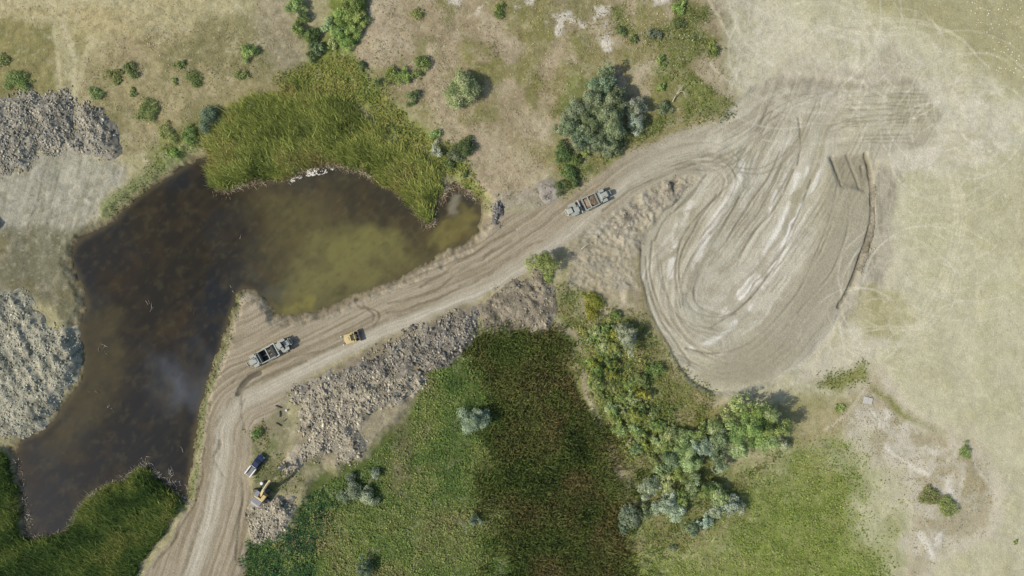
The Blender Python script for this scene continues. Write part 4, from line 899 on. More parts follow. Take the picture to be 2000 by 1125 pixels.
def shrub(label, px, py, rpx, h, kind, name='shrub', cat='shrub', group=None, aspect=(1, 1), sparse=1.0, leaf=.145):
    tree_seed[0] += 1
    x, y = W(px, py, h * .5); z = gz(x, y)
    cm, LP, LR = crown_mesh(rpx / S, h, kind, tree_seed[0], aspect, .1, sparse, .42, leaf)
    o = link(name, cm, None, (x, y, z))
    return tag(o, label, cat, group)

ORD = ['first', 'second', 'third', 'fourth', 'fifth', 'sixth', 'seventh', 'eighth', 'ninth', 'tenth', 'eleventh', 'twelfth', 'thirteenth', 'fourteenth', 'fifteenth', 'sixteenth', 'seventeenth', 'eighteenth', 'nineteenth', 'twentieth', 'twenty-first', 'twenty-second']
def row(items, phrase, group, fn, **kw):
    """plants of one clump, labelled by their order from the top of the photograph"""
    items = sorted(items, key=lambda t: t[1])
    for i, it in enumerate(items):
        fn(phrase.replace('#', ORD[i] if i < len(items) - 1 else 'lowest'), *it, group=group, **kw)

# lone trees
tree('round blue-green tree between the steppe and the big reed bed', 407, 231, 21, 4.6, 'blue', 'round_tree')
tree('airy light green tree alone on the hill with a dark shadow', 903, 172, 31, 6.5, 'light', 'lone_tree', sparse=.75, aspect=(.85, 1.1))
tree('feathery green tree at the lower edge of the haul road', 1060, 513, 24, 7.5, 'weed', 'roadside_tree', sparse=.8, aspect=(1.1, .85))
tree('silver tree standing over the thicket with a round dark shadow', 1228, 663, 20, 7.0, 'silver', 'silver_tree', aspect=(.9, 1.2))
tree('small silver tree touching the upper left of the shadowed silver tree', 1210, 643, 13, 5.0, 'silver', 'silver_tree')
tree('pale silver tree on the meadow beside the dark sedge', 925, 824, 25, 6.0, 'silver', 'silver_tree')
tree('small blue-green tree low in the meadow left of the sedge', 924, 1017, 13, 3.2, 'blue', 'small_tree')
tree('blue-green tree cut by the bottom edge of the meadow', 708, 1116, 18, 4.0, 'blue', 'small_tree')
# silver-olive clump above the road
row([(1184, 140, 15, 6.0, 'olive'), (1178, 170, 22, 7.0, 'olive'), (1200, 190, 22, 7.0, 'olive'), (1160, 200, 22, 7.2, 'olive'), (1128, 222, 22, 6.6, 'olive'), (1186, 222, 24, 7.4, 'olive'), (1152, 240, 24, 7.2, 'olive'), (1110, 246, 19, 5.5, 'olive'), (1195, 256, 24, 6.8, 'olive'), (1135, 268, 20, 5.8, 'olive'), (1172, 276, 21, 6.0, 'olive'), (1212, 215, 16, 6.0, 'olive'), (1096, 254, 12, 4.0, 'olive')],
    '# grey-green tree from the top of the triangular clump on the hill', 'grey-green trees in the triangular clump', tree, name='grey_green_tree', grow=1.08)
row([(1243, 212, 20, 5.5, 'silver'), (1240, 240, 18, 4.5, 'silver')], '# pale silver tree right of the triangular clump', 'pale trees beside the triangular clump', tree, name='silver_tree')
row([(1185, 296, 14, 3, 'olive'), (1098, 300, 17, 2.6, 'dark'), (1120, 312, 13, 2.2, 'dark'), (1108, 335, 13, 2.4, 'dark'), (1122, 352, 11, 2.0, 'dark'), (1096, 365, 13, 2.0, 'dark'), (1205, 292, 13, 2.5, 'olive'), (1145, 297, 12, 2.2, 'weed')],
    '# dark scrub bush counted from the foot of the triangular clump down to the road', 'scrub bushes between clump and haul road', shrub)
# ravine at the top
row([(575, 8, 15, 3.2, 'green'), (590, 30, 12, 2.6, 'dark'), (583, 56, 15, 3, 'green'), (605, 68, 15, 3.2, 'dark'), (620, 92, 15, 3, 'olive'), (608, 108, 10, 2, 'dark')],
    '# bush along the left bank of the ravine at the top', 'bushes on the left bank of the ravine', shrub, name='ravine_bush')
row([(690, 8, 24, 4, 'green'), (672, 28, 17, 3.5, 'green'), (702, 34, 16, 3.2, 'green'), (640, 48, 14, 2.6, 'light'), (692, 58, 17, 3.2, 'green'), (660, 62, 16, 2.8, 'green'), (676, 82, 15, 2.8, 'green'), (650, 84, 12, 2.2, 'light')],
    '# bush in the dense row on the right bank of the ravine', 'bushes on the right bank of the ravine', shrub, name='ravine_bush')
# steppe shrubs, upper left
for lab, *a in (('green bush cut by the left edge above the clod heap', 2, 118, 11, 1.8, 'dark'), ('wide low bush just above the dark clod heap', 36, 156, 19, 1.8, 'weed'), ('double bush on the steppe right of the mown lanes', 255, 134, 13, 1.8, 'dark'),
                ('small bush left of the double bush', 231, 146, 8, 1.2, 'weed'), ('tiny bush at the far left of the small steppe bushes', 214, 143, 6, 1, 'weed'), ('tiny bush below the double bush', 228, 159, 7, 1, 'weed'), ('sparse bush below the double bush near the clod heap', 260, 182, 7, 1, 'weed'), ('wide flat bush above the footpath left of the round tree', 288, 216, 18, 1.3, 'weed'),
                ('small round bush on the steppe left of the ravine', 351, 126, 9, 1.5, 'dark'), ('bushy shrub in the middle of the upper left steppe', 380, 152, 13, 1.8, 'dark'), ('tiny shrub left of the bushy shrub', 341, 157, 6, 1, 'weed'), ('leafy shrub at the upper end of the footpath', 484, 102, 16, 2.4, 'green'), ('dark shrub beside the footpath bend', 470, 145, 11, 1.6, 'dark'),
                ('low shrub on the footpath nearest the pond', 325, 258, 15, 1.4, 'weed'), ('bright bush at the top tip of the pond', 372, 262, 14, 1.6, 'green'), ('bright bush left of the pond tip', 338, 300, 12, 1.3, 'green'), ('small dark bush at the top of the reed bed', 492, 206, 9, 2.0, 'blue'), ('faint bush in the upper steppe near the heap', 186, 180, 12, .8, 'weed'),
                ('rounded bush pair member nearest the draw', 765, 148, 15, 2.0, 'green'), ('rounded bush right of its twin by the draw', 790, 148, 15, 2.0, 'green'), ('tall thin bush on the hill above the twin bushes', 826, 124, 14, 2.2, 'green'), ('thin bush trailing below the tall thin bush', 816, 142, 10, 1.8, 'weed'), ('dark round bush below the twin bushes', 804, 190, 13, 2.2, 'dark'), ('small dark bush at the left of the twin bushes', 738, 160, 9, 1.8, 'dark'), ('brown-green bush at the bend of the draw', 708, 130, 9, 1.5, 'dark'),
                ('silvery bush at the lower end of the draw', 852, 294, 13, 2.8, 'silver'), ('dark round shrub above the east tip of the pond', 906, 288, 19, 2.6, 'dark'), ('bluish shrub beside the dark round shrub', 890, 304, 13, 2.2, 'blue'), ('dark low shrub trailing towards the east pond tip', 878, 322, 10, 1.8, 'dark'), ('small bush on the bank at the east pond tip', 908, 338, 6, 1.2, 'dark'), ('small green shrub left of the dark round shrub', 850, 262, 10, 1.8, 'green'),
                ('blue-green bush in the weeds high on the hill', 1276, 68, 12, 1.8, 'blue'), ('leaning green bush at the right of the hill weeds', 1392, 96, 12, 1.4, 'green'), ('dark green bush at the top of the hill weeds', 1325, 16, 13, 1.8, 'green'), ('narrow bush near the dead tree', 1288, 172, 9, 1.5, 'green'), ('dark bush strip in the diagonal weeds', 1212, 62, 10, 1.4, 'dark'), ('dark bush at the lower end of the diagonal weeds', 1236, 78, 9, 1.3, 'dark'), ('dark bush in the middle of the hill weeds', 1322, 50, 12, 1.5, 'dark'), ('grey brush beside the bare fallen tree', 1298, 212, 14, 1.8, 'olive'), ('green bush above the pale trees right of the clump', 1290, 120, 10, 1.4, 'green'), ('tall weeds bush at the top centre of the hill', 975, 25, 14, 1.2, 'green'), ('small weed bush left of the top centre bush', 815, 30, 12, 1.0, 'weed'),
                ('yellow-green bush on the bare patch below the roadside tree', 1158, 588, 18, 2.0, 'yellow'), ('browner yellow bush touching the yellow-green bush', 1156, 612, 14, 1.6, 'yellow'), ('green bush above the shadowed silver tree', 1200, 617, 12, 2.0, 'green'), ('round green bush right of the thicket beside the pit edge', 1277, 722, 17, 2.4, 'green'), ('dark bush below the round green bush by the pit', 1258, 748, 11, 2.2, 'dark'), ('green grass bush under the roadside tree', 1072, 540, 12, 1.2, 'green'),
                ('green bush beside the dirt road above the pickup', 500, 848, 12, 1.4, 'green'), ('left one of the two round bushes on the eroded bank', 1818, 969, 17, 1.5, 'weed'), ('right one of the two round bushes on the eroded bank', 1848, 988, 17, 1.5, 'weed'), ('flat bush at the upper rim of the eroded bank', 1884, 880, 12, 1.0, 'weed'), ('lone dot of a bush on the dry field at the lower right', 1984, 1060, 4, .8, 'green'), ('green bush on the saddle above the eroded bank', 1638, 797, 9, .8, 'green')):
    px_, py_, rp_, hh_, kd_ = a
    if px_ < 480 and py_ < 270 and kd_ != 'blue': hh_ *= .6; rp_ *= 1.15; kd_ = 'weed' if kd_ == 'dark' else kd_
    if 'eroded bank' in lab or 'rim' in lab: hh_ *= .3; rp_ *= 1.1
    shrub(lab, px_, py_, rp_, hh_, kd_, sparse=.8)
# silver bushes in the meadow
row([(732, 928, 12, 2.6, 'silver'), (682, 936, 11, 2.2, 'blue'), (690, 966, 19, 3.0, 'blue'), (716, 972, 18, 3.2, 'silver'), (668, 972, 12, 2.4, 'blue')], '# silvery bush of the group on the lower meadow', 'silvery bushes on the lower meadow', shrub, name='silver_bush')
# bright green trees at the right
row([(1446, 790, 17, 7, 'light'), (1474, 800, 17, 8, 'green'), (1500, 806, 19, 9, 'light'), (1524, 836, 18, 8, 'green'), (1498, 838, 19, 9, 'green'), (1472, 838, 26, 9.5, 'green'), (1438, 838, 22, 8, 'green'), (1500, 862, 20, 7, 'light'), (1420, 815, 14, 5, 'light')],
    '# tall bright green tree from the top of the big right-hand grove', 'bright green trees of the right-hand grove', tree, name='green_tree', grow=1.1, sparse=.75)
tree('small silver tree at the right foot of the bright green grove', 1526, 868, 13, 3.5, 'silver', 'silver_tree')
row([(1398, 838, 17, 5, 'light'), (1365, 850, 15, 4.5, 'green'), (1332, 858, 14, 4, 'light'), (1300, 872, 14, 3.5, 'weed'), (1288, 918, 13, 3.5, 'light'), (1322, 925, 14, 4, 'green'), (1452, 858, 15, 5, 'light'), (1405, 862, 20, 6.5, 'olive'), (1440, 876, 18, 6, 'light'), (1372, 872, 20, 6.5, 'silver'), (1340, 876, 19, 6, 'light'), (1350, 905, 18, 5.5, 'light'), (1310, 900, 18, 5, 'olive'), (1405, 905, 15, 5, 'olive')],
    '# mixed tree in the belt left of the bright green grove', 'mixed trees in the belt beside the grove', tree, name='mixed_tree', grow=1.15, sparse=.8)
row([(1272, 952, 19, 4.5, 'silver'), (1300, 945, 16, 4, 'light'), (1350, 945, 18, 4.5, 'light'), (1376, 958, 17, 4.5, 'green'), (1330, 975, 14, 4, 'green'), (1300, 985, 20, 5, 'silver'), (1322, 1000, 15, 4, 'silver'), (1230, 1008, 18, 4, 'blue'), (1262, 1000, 14, 3.2, 'olive'), (1402, 968, 18, 5, 'light'), (1425, 985, 18, 4.6, 'silver'), (1404, 1000, 16, 4.2, 'silver'), (1380, 1018, 13, 3.2, 'silver'), (1352, 1034, 12, 3, 'blue'), (1445, 992, 12, 3, 'silver'), (1366, 1025, 9, 2.4, 'blue'), (1220, 1035, 10, 1.6, 'blue'), (1315, 1070, 7, 1, 'blue')],
    '# silver-green shrub tree from the top of the belt between sedge and bright meadow', 'silver-green shrub trees at the lower end of the belt', tree, name='silver_shrub_tree', grow=1.12, sparse=.8)
# sapling thicket
TH = [(1150, 640), (1200, 640), (1215, 690), (1250, 720), (1260, 760), (1290, 810), (1330, 850), (1340, 890), (1290, 905), (1240, 890), (1200, 850), (1170, 790), (1150, 720)]
x, y, r = scatter(TH, .15, 0, 777)
for i in range(len(x)):
    k = ['light', 'green', 'weed', 'light', 'green', 'weed', 'yellow'][i % 7]
    tree('young poplar sapling in the dense thicket left of the pit', 1000 + x[i] * S, 562.5 - y[i] * S, float(r.uniform(8, 17)), float(r.uniform(1.6, 4.2)), k, 'sapling', 'sapling', 'saplings of the dense thicket', sparse=.8)

# ------------------------------------------------------------------ dead wood
def branchwork(name, label, cat, px, py, segs, c=(176, 170, 154), z0=None, group=None):
    """segs: list of polylines in metres around the thing's own origin, with start radius"""
    x, y = W(px, py)
    z = gz(x, y) if z0 is None else z0
    vs, fs = [], []
    for pts, rad in segs:
        tube(vs, fs, pts, [rad * (1 - .75 * i / (len(pts) - 1)) for i in range(len(pts))], 6)
    o = link(name, tube_mesh(name, vs, fs, c8(*c), MAT['wood']), None, (x, y, z))
    return tag(o, label, cat, group)
branchwork('dead_tree', 'bare white fallen tree forking among the hill weeds', 'dead tree', 1312, 201,
    [([(0, 0, .3), (.5, 1.2, .8), (.9, 2.0, 1.2)], .2), ([(.9, 2.0, 1.2), (1.6, 3.0, 1.5), (2.4, 3.9, 1.9), (3.3, 5.2, 2.4)], .12), ([(.9, 2.0, 1.2), (1.8, 2.5, 1.7), (2.6, 2.4, 2.1), (3.6, 1.6, 1.9)], .1), ([(1.8, 2.5, 1.7), (3.4, 2.7, 1.5), (5.6, 3.2, 1.3)], .07), ([(1.6, 3.0, 1.5), (1.2, 4.0, 1.9)], .06), ([(2.6, 2.4, 2.1), (3.2, .9, 1.7), (4.4, .4, 1.2)], .06), ([(.5, 1.2, .8), (-.5, 1.9, 1.2), (-1.2, 2.1, 1.0)], .06)])
branchwork('dead_branch', 'bare grey branch lying beside the shadow of the roadside tree', 'branch', 1135, 487, [([(0, 0, .2), (1.2, 1.0, .5), (2.6, 1.8, .4), (3.4, 1.9, .3)], .16), ([(2.6, 1.8, .4), (3.6, .6, .4), (4.8, .1, .2)], .09), ([(1.2, 1.0, .5), (.8, 1.9, .7)], .06)])
branchwork('dead_branch', 'short pale stick at the footpath above the sedge', 'branch', 1127, 670, [([(0, -.8, .15), (.1, 0, .3), (.2, .8, .2)], .12)])
branchwork('dead_tree', 'leaning grey trunk in the dark gap of the tree belt', 'dead tree', 1396, 925, [([(0, 0, .2), (-1.2, 1.5, 2.0), (-2.2, 3.0, 3.6)], .22), ([(0, 0, .4), (.8, .6, .8), (1.3, .4, .9)], .08), ([(0, 0, .4), (.5, 1.0, 1.0)], .07)], (150, 142, 138))
branchwork('dead_branch', 'white split branch in the sapling thicket', 'branch', 1222, 796, [([(0, 1.0, .8), (.5, 0, 1.0), (1.0, -1.4, .7)], .15), ([(.5, 0, 1.0), (.9, .7, 1.2)], .07)], (196, 196, 188))
rs_ = random.Random(3)
def driftwood(label, px, py, n_, size, c=(166, 156, 138), group=None):
    segs = []
    for i in range(n_):
        a = rs_.uniform(0, 6.28); ox, oy = rs_.uniform(-.5, .5) * size, rs_.uniform(-.5, .5) * size
        L = size * rs_.uniform(.5, 1.1); b_ = a + rs_.uniform(-.7, .7)
        segs.append(([(ox, oy, .02), (ox + L * .5 * math.cos(a), oy + L * .5 * math.sin(a), rs_.uniform(.1, .35)), (ox + L * (.5 * math.cos(a) + .5 * math.cos(b_)), oy + L * (.5 * math.sin(a) + .5 * math.sin(b_)), rs_.uniform(0, .3))], rs_.uniform(.05, .09)))
    return branchwork('driftwood', label, 'driftwood', px, py, segs, c, WATER - .01, group)
driftwood('forked pale driftwood alone in the middle of the pond', 290, 600, 4, 1.9)
driftwood('driftwood near the right tip of the pale furrowed heap', 199, 678, 3, 2.2)
driftwood('small driftwood just below the forked piece by the pale heap', 193, 692, 2, 1.6)
driftwood('whitish driftwood tuft in the lower left pond', 206, 799, 3, 1.4, (186, 180, 168))
driftwood('twig cluster by the shallow brown corner of the pond', 180, 764, 3, 1.6, (128, 118, 96))
driftwood('small brown driftwood near the right bank of the pond', 372, 605, 3, 1.3, (116, 104, 84))
driftwood('driftwood at the tip of the dirt spit in the pond', 450, 565, 3, 1.5)
driftwood('single twig in the upper right of the dark pond', 467, 469, 1, 1.6)
for i, (a, b_, n_, s_) in enumerate(sorted(((330, 922, 6, 1.8), (322, 938, 7, 2.4), (310, 930, 5, 1.6), (333, 945, 4, 2.2), (350, 878, 2, 1.1), (292, 912, 3, 1.3), (342, 942, 3, 1.2), (355, 950, 2, 1.2), (276, 898, 4, 1.4)))):
    driftwood(('leftmost' if i == 0 else 'rightmost' if i == 8 else ORD[i]) + ' from the left of the pale twig clumps in the water at the reed tip' if 0 < i < 8 else ('leftmost' if i == 0 else 'rightmost') + ' of the pale twig clumps in the water at the reed tip', a, b_, n_, s_, (176, 168, 156), 'pale twigs at the reed tip')
# white foam drift on the water below the reed bed
fx, fy, r = scatter([(562, 350), (585, 340), (600, 330), (625, 325), (640, 322), (650, 328), (628, 338), (600, 342), (580, 350), (566, 356)], 26, 3, 888, lambda x, y: sstep(.42, .55, fbm(x / .9, y / .9, 3, 890)))
n_ = len(fx); V = CV[None] * r.uniform(.06, .18, (n_, 1, 1)) * np.array([1.4, 1, .25]) + np.stack([fx, fy, np.full(n_, WATER + .02)], 1)[:, None]
F = (CF[None] + (np.arange(n_) * len(CV))[:, None, None]).reshape(-1, 3)
tag(link('foam', mesh_np('foam', V.reshape(-1, 3), F, np.full(len(F), 3), np.tile(c8(222, 216, 200), (n_ * len(CV), 1)), MAT['heap'])), 'white foam drift on the water below the reed bed', 'foam', kind='stuff')
# white stones on the dry field
sx_, sy_, r = scatter([(1880, -20), (2060, -20), (2060, 170), (1930, 140)], .35, 6, 893)
n_ = len(sx_); V = CV[None] * r.uniform(.08, .22, (n_, 1, 1)) * (1 + r.normal(0, .15, (n_, len(CV), 1))) + np.stack([sx_, sy_, ground_z(sx_, sy_) + .04], 1)[:, None]
F = (CF[None] + (np.arange(n_) * len(CV))[:, None, None]).reshape(-1, 3)
tag(link('field_stones', mesh_np('field_stones', V.reshape(-1, 3), F, np.full(len(F), 3), np.tile(c8(206, 202, 186), (n_ * len(CV), 1)), MAT['heap'])), 'white stones sprinkled over the top right field', 'stones', kind='stuff')

# ------------------------------------------------------------------ machines
M_GREY = paint_mat('dusty_grey_green_paint', (.27, .285, .235), .6, 0, .45)
M_GREYD = paint_mat('dark_frame_paint', (.12, .125, .11), .7, 0, .4)
M_YEL = paint_mat('yellow_machine_paint', (.45, .32, .10), .5, 0, .45)
M_YELP = paint_mat('faded_yellow_paint', (.5, .38, .15), .55, 0, .5)
M_BLK = paint_mat('black_rubber', (.035, .034, .032), .9, 0, .35)
M_STEEL = paint_mat('worn_steel', (.32, .30, .27), .5, .4, .4)
M_RUST = paint_mat('brown_steel', (.16, .09, .06), .8, 0, .4)
M_GLASS = paint_mat('dark_cab_glass', (.03, .04, .05), .12, 0, .1)
M_WHITE = paint_mat('white_paint', (.66, .66, .63), .45, 0, .4)
M_NAVY = paint_mat('dark_blue_car_paint', (.006, .016, .06), .55, 0, .03)
M_NAVY.node_tree.nodes['Principled BSDF'].inputs['Specular IOR Level'].default_value = .2
M_LAMP = paint_mat('lamp_lens', (.8, .8, .75), .2, 0, 0)
M_DARKWOOD = paint_mat('dark_beam_wood', (.045, .038, .03), .9, 0, .3)
M_GRILL = paint_mat('slate_grey_hood', (.13, .135, .15), .5, 0, .35)
M_CONC = paint_mat('pale_concrete', (.4, .38, .33), .9, 0, .3, 4)

class MB:
    """collects bevelled boxes, cylinders and prisms into one mesh"""
    def __init__(s): s.bm = bmesh.new()
    def box(s, c, d, rz=0, ry=0, rx=0, bev=.03):
        t = bmesh.new(); bmesh.ops.create_cube(t, size=1.0)
        for v in t.verts: v.co = Vector((v.co.x * d[0], v.co.y * d[1], v.co.z * d[2]))
        if bev: bmesh.ops.bevel(t, geom=t.edges[:], offset=min(bev, min(d) * .3), segments=1, affect='EDGES')
        M = Matrix.Translation(c) @ Matrix.Rotation(rz, 4, 'Z') @ Matrix.Rotation(ry, 4, 'Y') @ Matrix.Rotation(rx, 4, 'X')
        bmesh.ops.transform(t, matrix=M, verts=t.verts[:]); s.add(t); return s
    def cyl(s, c, r, L, ax='Y', seg=16, r2=None):
        t = bmesh.new(); bmesh.ops.create_cone(t, cap_ends=True, segments=seg, radius1=r, radius2=r if r2 is None else r2, depth=L)
        M = Matrix.Translation(c) @ {'Y': Matrix.Rotation(R(90), 4, 'X'), 'X': Matrix.Rotation(R(90), 4, 'Y'), 'Z': Matrix.Identity(4)}[ax]
        bmesh.ops.transform(t, matrix=M, verts=t.verts[:]); s.add(t); return s
    def prism(s, prof, y0, y1):
        """profile in x,z extruded along y"""
        t = bmesh.new()
        a = [t.verts.new((p[0], y0, p[1])) for p in prof]; b_ = [t.verts.new((p[0], y1, p[1])) for p in prof]
        n_ = len(prof)
        t.faces.new(a); t.faces.new(b_[::-1])
        for i in range(n_): t.faces.new((a[i], b_[i], b_[(i + 1) % n_], a[(i + 1) % n_]))
        bmesh.ops.recalc_face_normals(t, faces=t.faces[:]); s.add(t); return s
    def plan(s, prof, z0, z1):
        """profile in x,y extruded upwards"""
        t = bmesh.new()
        a = [t.verts.new((p[0], p[1], z0)) for p in prof]; b_ = [t.verts.new((p[0], p[1], z1)) for p in prof]
        n_ = len(prof)
        t.faces.new(a[::-1]); t.faces.new(b_)
        for i in range(n_): t.faces.new((a[i], a[(i + 1) % n_], b_[(i + 1) % n_], b_[i]))
        bmesh.ops.recalc_face_normals(t, faces=t.faces[:]); s.add(t); return s
    def add(s, t):
        me = bpy.data.meshes.new('t'); t.to_mesh(me); t.free(); s.bm.from_mesh(me); bpy.data.meshes.remove(me)
    def build(s, name, mat, parent):
        me = bpy.data.meshes.new(name); s.bm.to_mesh(me); s.bm.free(); me.materials.append(mat)
        return link(name, me, parent)

def machine(name, label, cat, px, py, deg, z=None, group=None):
    x, y = W(px, py)
    o = link(name, None, None, (x, y, gz(x, y) if z is None else z), R(deg))
    return tag(o, label, cat, group)

def lathe_tyre(r, w, lugs=20):
    b_ = MB(); seg = 24
    prof = [(-w / 2, r * .55), (-w / 2, r * .86), (-w * .42, r * .95), (w * .42, r * .95), (w / 2, r * .86), (w / 2, r * .55)]
    t = bmesh.new(); rings = []
    for k in range(seg):
        a = 2 * math.pi * k / seg
        rings.append([t.verts.new((p[1] * math.cos(a), p[0], p[1] * math.sin(a))) for p in prof])
    for k in range(seg):
        A, B_ = rings[k], rings[(k + 1) % seg]
        for i in range(len(prof)):
            j = (i + 1) % len(prof); t.faces.new((A[i], A[j], B_[j], B_[i]))
    bmesh.ops.recalc_face_normals(t, faces=t.faces[:]); b_.add(t)
    for k in range(lugs):
        a = 2 * math.pi * k / lugs
        for sgn in (-1, 1):
            b_.box((r * .965 * math.cos(a), sgn * w * .24, r * .965 * math.sin(a)), (r * .09, w * .46, r * .13), ry=-a, rz=0, bev=0)
    return b_
def wheel(parent, x, y, r, w, rim_mat):
    wh = lathe_tyre(r, w).build('wheel', M_BLK, parent); wh.location = (x, y, r)
    rim = MB().cyl((0, 0, 0), r * .56, w * .8, 'Y', 18).cyl((0, 0, 0), r * .2, w * .95, 'Y', 10).build('rim', rim_mat, wh)
    return wh

def scraper(label, px, py, deg, artic):
    o = machine('wheel_tractor_scraper', label, 'scraper', px, py, deg, group='wheel tractor scrapers on the haul road')
    # bowl: x back is negative, front positive; origin at the bowl centre
    b_ = MB()
    for s in (-1, 1):
        b_.prism([(-2.6, .45), (1.7, .35), (1.9, 1.0), (1.3, 2.0), (-2.6, 2.15)], s * 1.58, s * 1.72)
        b_.box((-.4, s * 1.66, 2.12), (4.2, .26, .12), bev=.02)
    bw = b_.build('bowl', M_GREY, o)
    MB().prism([(-2.6, .4), (1.8, .3), (1.8, .42), (-2.6, .55)], -1.57, 1.57).box((-.4, -1.55, 1.2), (4.0, .05, 1.3), bev=0).box((-.4, 1.55, 1.2), (4.0, .05, 1.3), bev=0).build('bowl_liner', M_DARKWOOD, bw)
    MB().prism([(-2.55, .5), (-2.3, .5), (-2.0, 1.4), (-2.25, 2.25), (-2.45, 2.25), (-2.4, 1.3)], -1.56, 1.56).box((-1.2, 0, 1.0), (2.2, .2, .25)).build('ejector', M_GREYD, o)
    MB().prism([(1.85, .4), (2.15, .7), (2.2, 1.2), (1.9, 1.7), (1.5, 1.95), (1.45, 1.8), (1.85, 1.5), (2.0, 1.1), (1.9, .75)], -1.6, 1.6).build('apron', M_GREYD, o)
    MB().box((.1, 0, 2.2), (.3, 3.3, .22)).box((.6, .5, 1.9), (1.2, .14, .14)).box((.6, -.5, 1.9), (1.2, .14, .14)).build('cross_beam', M_GREY, o)
    for s in (-1, 1):
        MB().prism([(-1.2, .9), (1.6, 1.35), (2.9, 1.75), (2.9, 2.05), (1.5, 1.7), (-1.2, 1.25)], s * 1.86 - .11, s * 1.86 + .11).build('draft_arm', M_GREY, o)
    MB().cyl((2.85, 0, 1.95), .24, 3.9, 'Y', 12).build('cross_tube', M_GREY, o)
    MB().prism([(2.8, 1.75), (3.3, 1.9), (3.9, 2.5), (4.5, 2.55), (4.75, 2.2), (4.75, 1.2), (4.45, 1.2), (4.35, 2.1), (3.95, 2.1), (3.4, 1.6), (2.8, 1.5)], -.36, .36).build('gooseneck', M_GREY, o)
    for s in (-1, 1):
        MB().cyl((3.4, s * .55, 2.15), .09, 1.5, 'X', 8).build('steering_cylinder', M_STEEL, o)
    # rear frame, engine, push block
    MB().box((-3.6, 0, 1.1), (2.2, 1.3, .7)).box((-3.0, 0, 1.5), (.5, 3.3, 1.0)).build('rear_frame', M_GREYD, o)
    e = MB().box((-4.4, 0, 1.85), (2.1, 1.55, 1.1), bev=.12).box((-3.3, 0, 2.1), (.6, 2.6, .25)).build('rear_engine', M_GREY, o)
    MB().box((-5.5, 0, 1.85), (.12, 1.2, .9), bev=.02).build('radiator', M_GREYD, e)
    MB().cyl((-3.9, .45, 2.7), .1, .7, 'Z', 10).build('exhaust', M_RUST, e)
    for s in (-1, 1):
        MB().box((-4.1, s * 1.4, 1.98), (1.5, .8, .08), bev=.02).build('fender', M_GREY, o)
        wheel(o, -4.1, s * 1.42, .92, .78, M_GREY)
    MB().box((-6.0, 0, 1.2), (.9, .5, .5)).box((-6.4, 0, 1.2), (.18, 1.1, .9)).build('push_block', M_GREY, o)
    return o
def tractor_parts(o, artic):
    tb = MB().box((.3, 0, 1.15), (3.4, 1.3, .6)).box((.5, 0, 1.58), (2.0, 2.7, .14)).build('tractor', M_GREYD, o)
    tb.location = (4.6, 0, 0); tb.rotation_euler = (0, 0, R(artic))
    h = MB().prism([(.7, 1.3), (2.2, 1.2), (2.25, 1.95), (2.0, 2.15), (.7, 2.3)], -.72, .72).build('hood', M_GREY, tb)
    MB().box((1.15, -.82, 2.25), (.7, .28, .3)).build('air_cleaner', M_GREYD, tb)
    MB().box((2.3, 0, 1.55), (.1, 1.3, .8), bev=.02).build('radiator_grille', M_GREYD, tb)
    for s in (-1, 1):
        MB().box((2.32, s * .85, 1.75), (.16, .26, .26)).build('headlight', M_LAMP, tb)
        MB().plan([(-.7, s * .85), (1.3, s * .85), (1.5, s * 1.1), (1.3, s * 1.78), (-.5, s * 1.78), (-.8, s * 1.5)], 1.9, 2.0).build('fender', M_GREY, tb)
        wheel(tb, .35, s * 1.34, .92, .78, M_GREY)
    MB().box((-.35, .55, 2.3), (1.25, 1.25, 1.5), bev=.06).build('cab', M_GLASS, tb)
    MB().box((-.35, .55, 3.1), (1.45, 1.45, .14), bev=.05).build('cab_roof', M_GREY, tb)
    MB().box((-.3, -.75, 2.1), (.9, .7, .45)).build('tool_box', M_GREY, tb)
    MB().cyl((.75, .5, 2.75), .08, .9, 'Z', 10).build('exhaust', M_RUST, tb)
    MB().box((2.55, 0, 1.0), (.3, 1.7, .5)).build('bumper', M_GREY, tb)
def make_scraper(label, px, py, deg, artic):
    s = scraper(label, px, py, deg, artic)
    tractor_parts(s, artic)
    return s
sc1 = make_scraper('dusty grey-green wheel scraper carrying soil down the haul road', 1150, 396, 205, 0)
sc2 = make_scraper('empty grey-green wheel scraper standing in the turning bay by the pond', 527, 690, 28, 4)
# soil in the loaded bowl
b_ = bmesh.new(); bmesh.ops.create_grid(b_, x_segments=22, y_segments=16, size=1.0)
for v in b_.verts:
    u, w_ = v.co.x, v.co.y
    edge_ = (1 - abs(u) ** 4) * (1 - abs(w_) ** 4)
    v.co = Vector((-.35 + u * 1.75, w_ * 1.5, 1.25 + .95 * edge_ ** .6 * (.75 + .3 * math.sin(3 * u + 1) * math.cos(2.3 * w_)) + random.uniform(-.07, .07)))
me = bpy.data.meshes.new('soil_load'); b_.to_mesh(me); b_.free()
ca = me.color_attributes.new('Col', 'FLOAT_COLOR', 'POINT')
for d in ca.data: d.color = (*(c8(148, 128, 104) * random.uniform(.7, 1.15)), 1)
me.materials.append(MAT['heap'])
ld = link('soil_load', me, None, sc1.location, R(205)); tag(ld, 'orange-brown soil heaped in the bowl of the loaded scraper', 'soil')

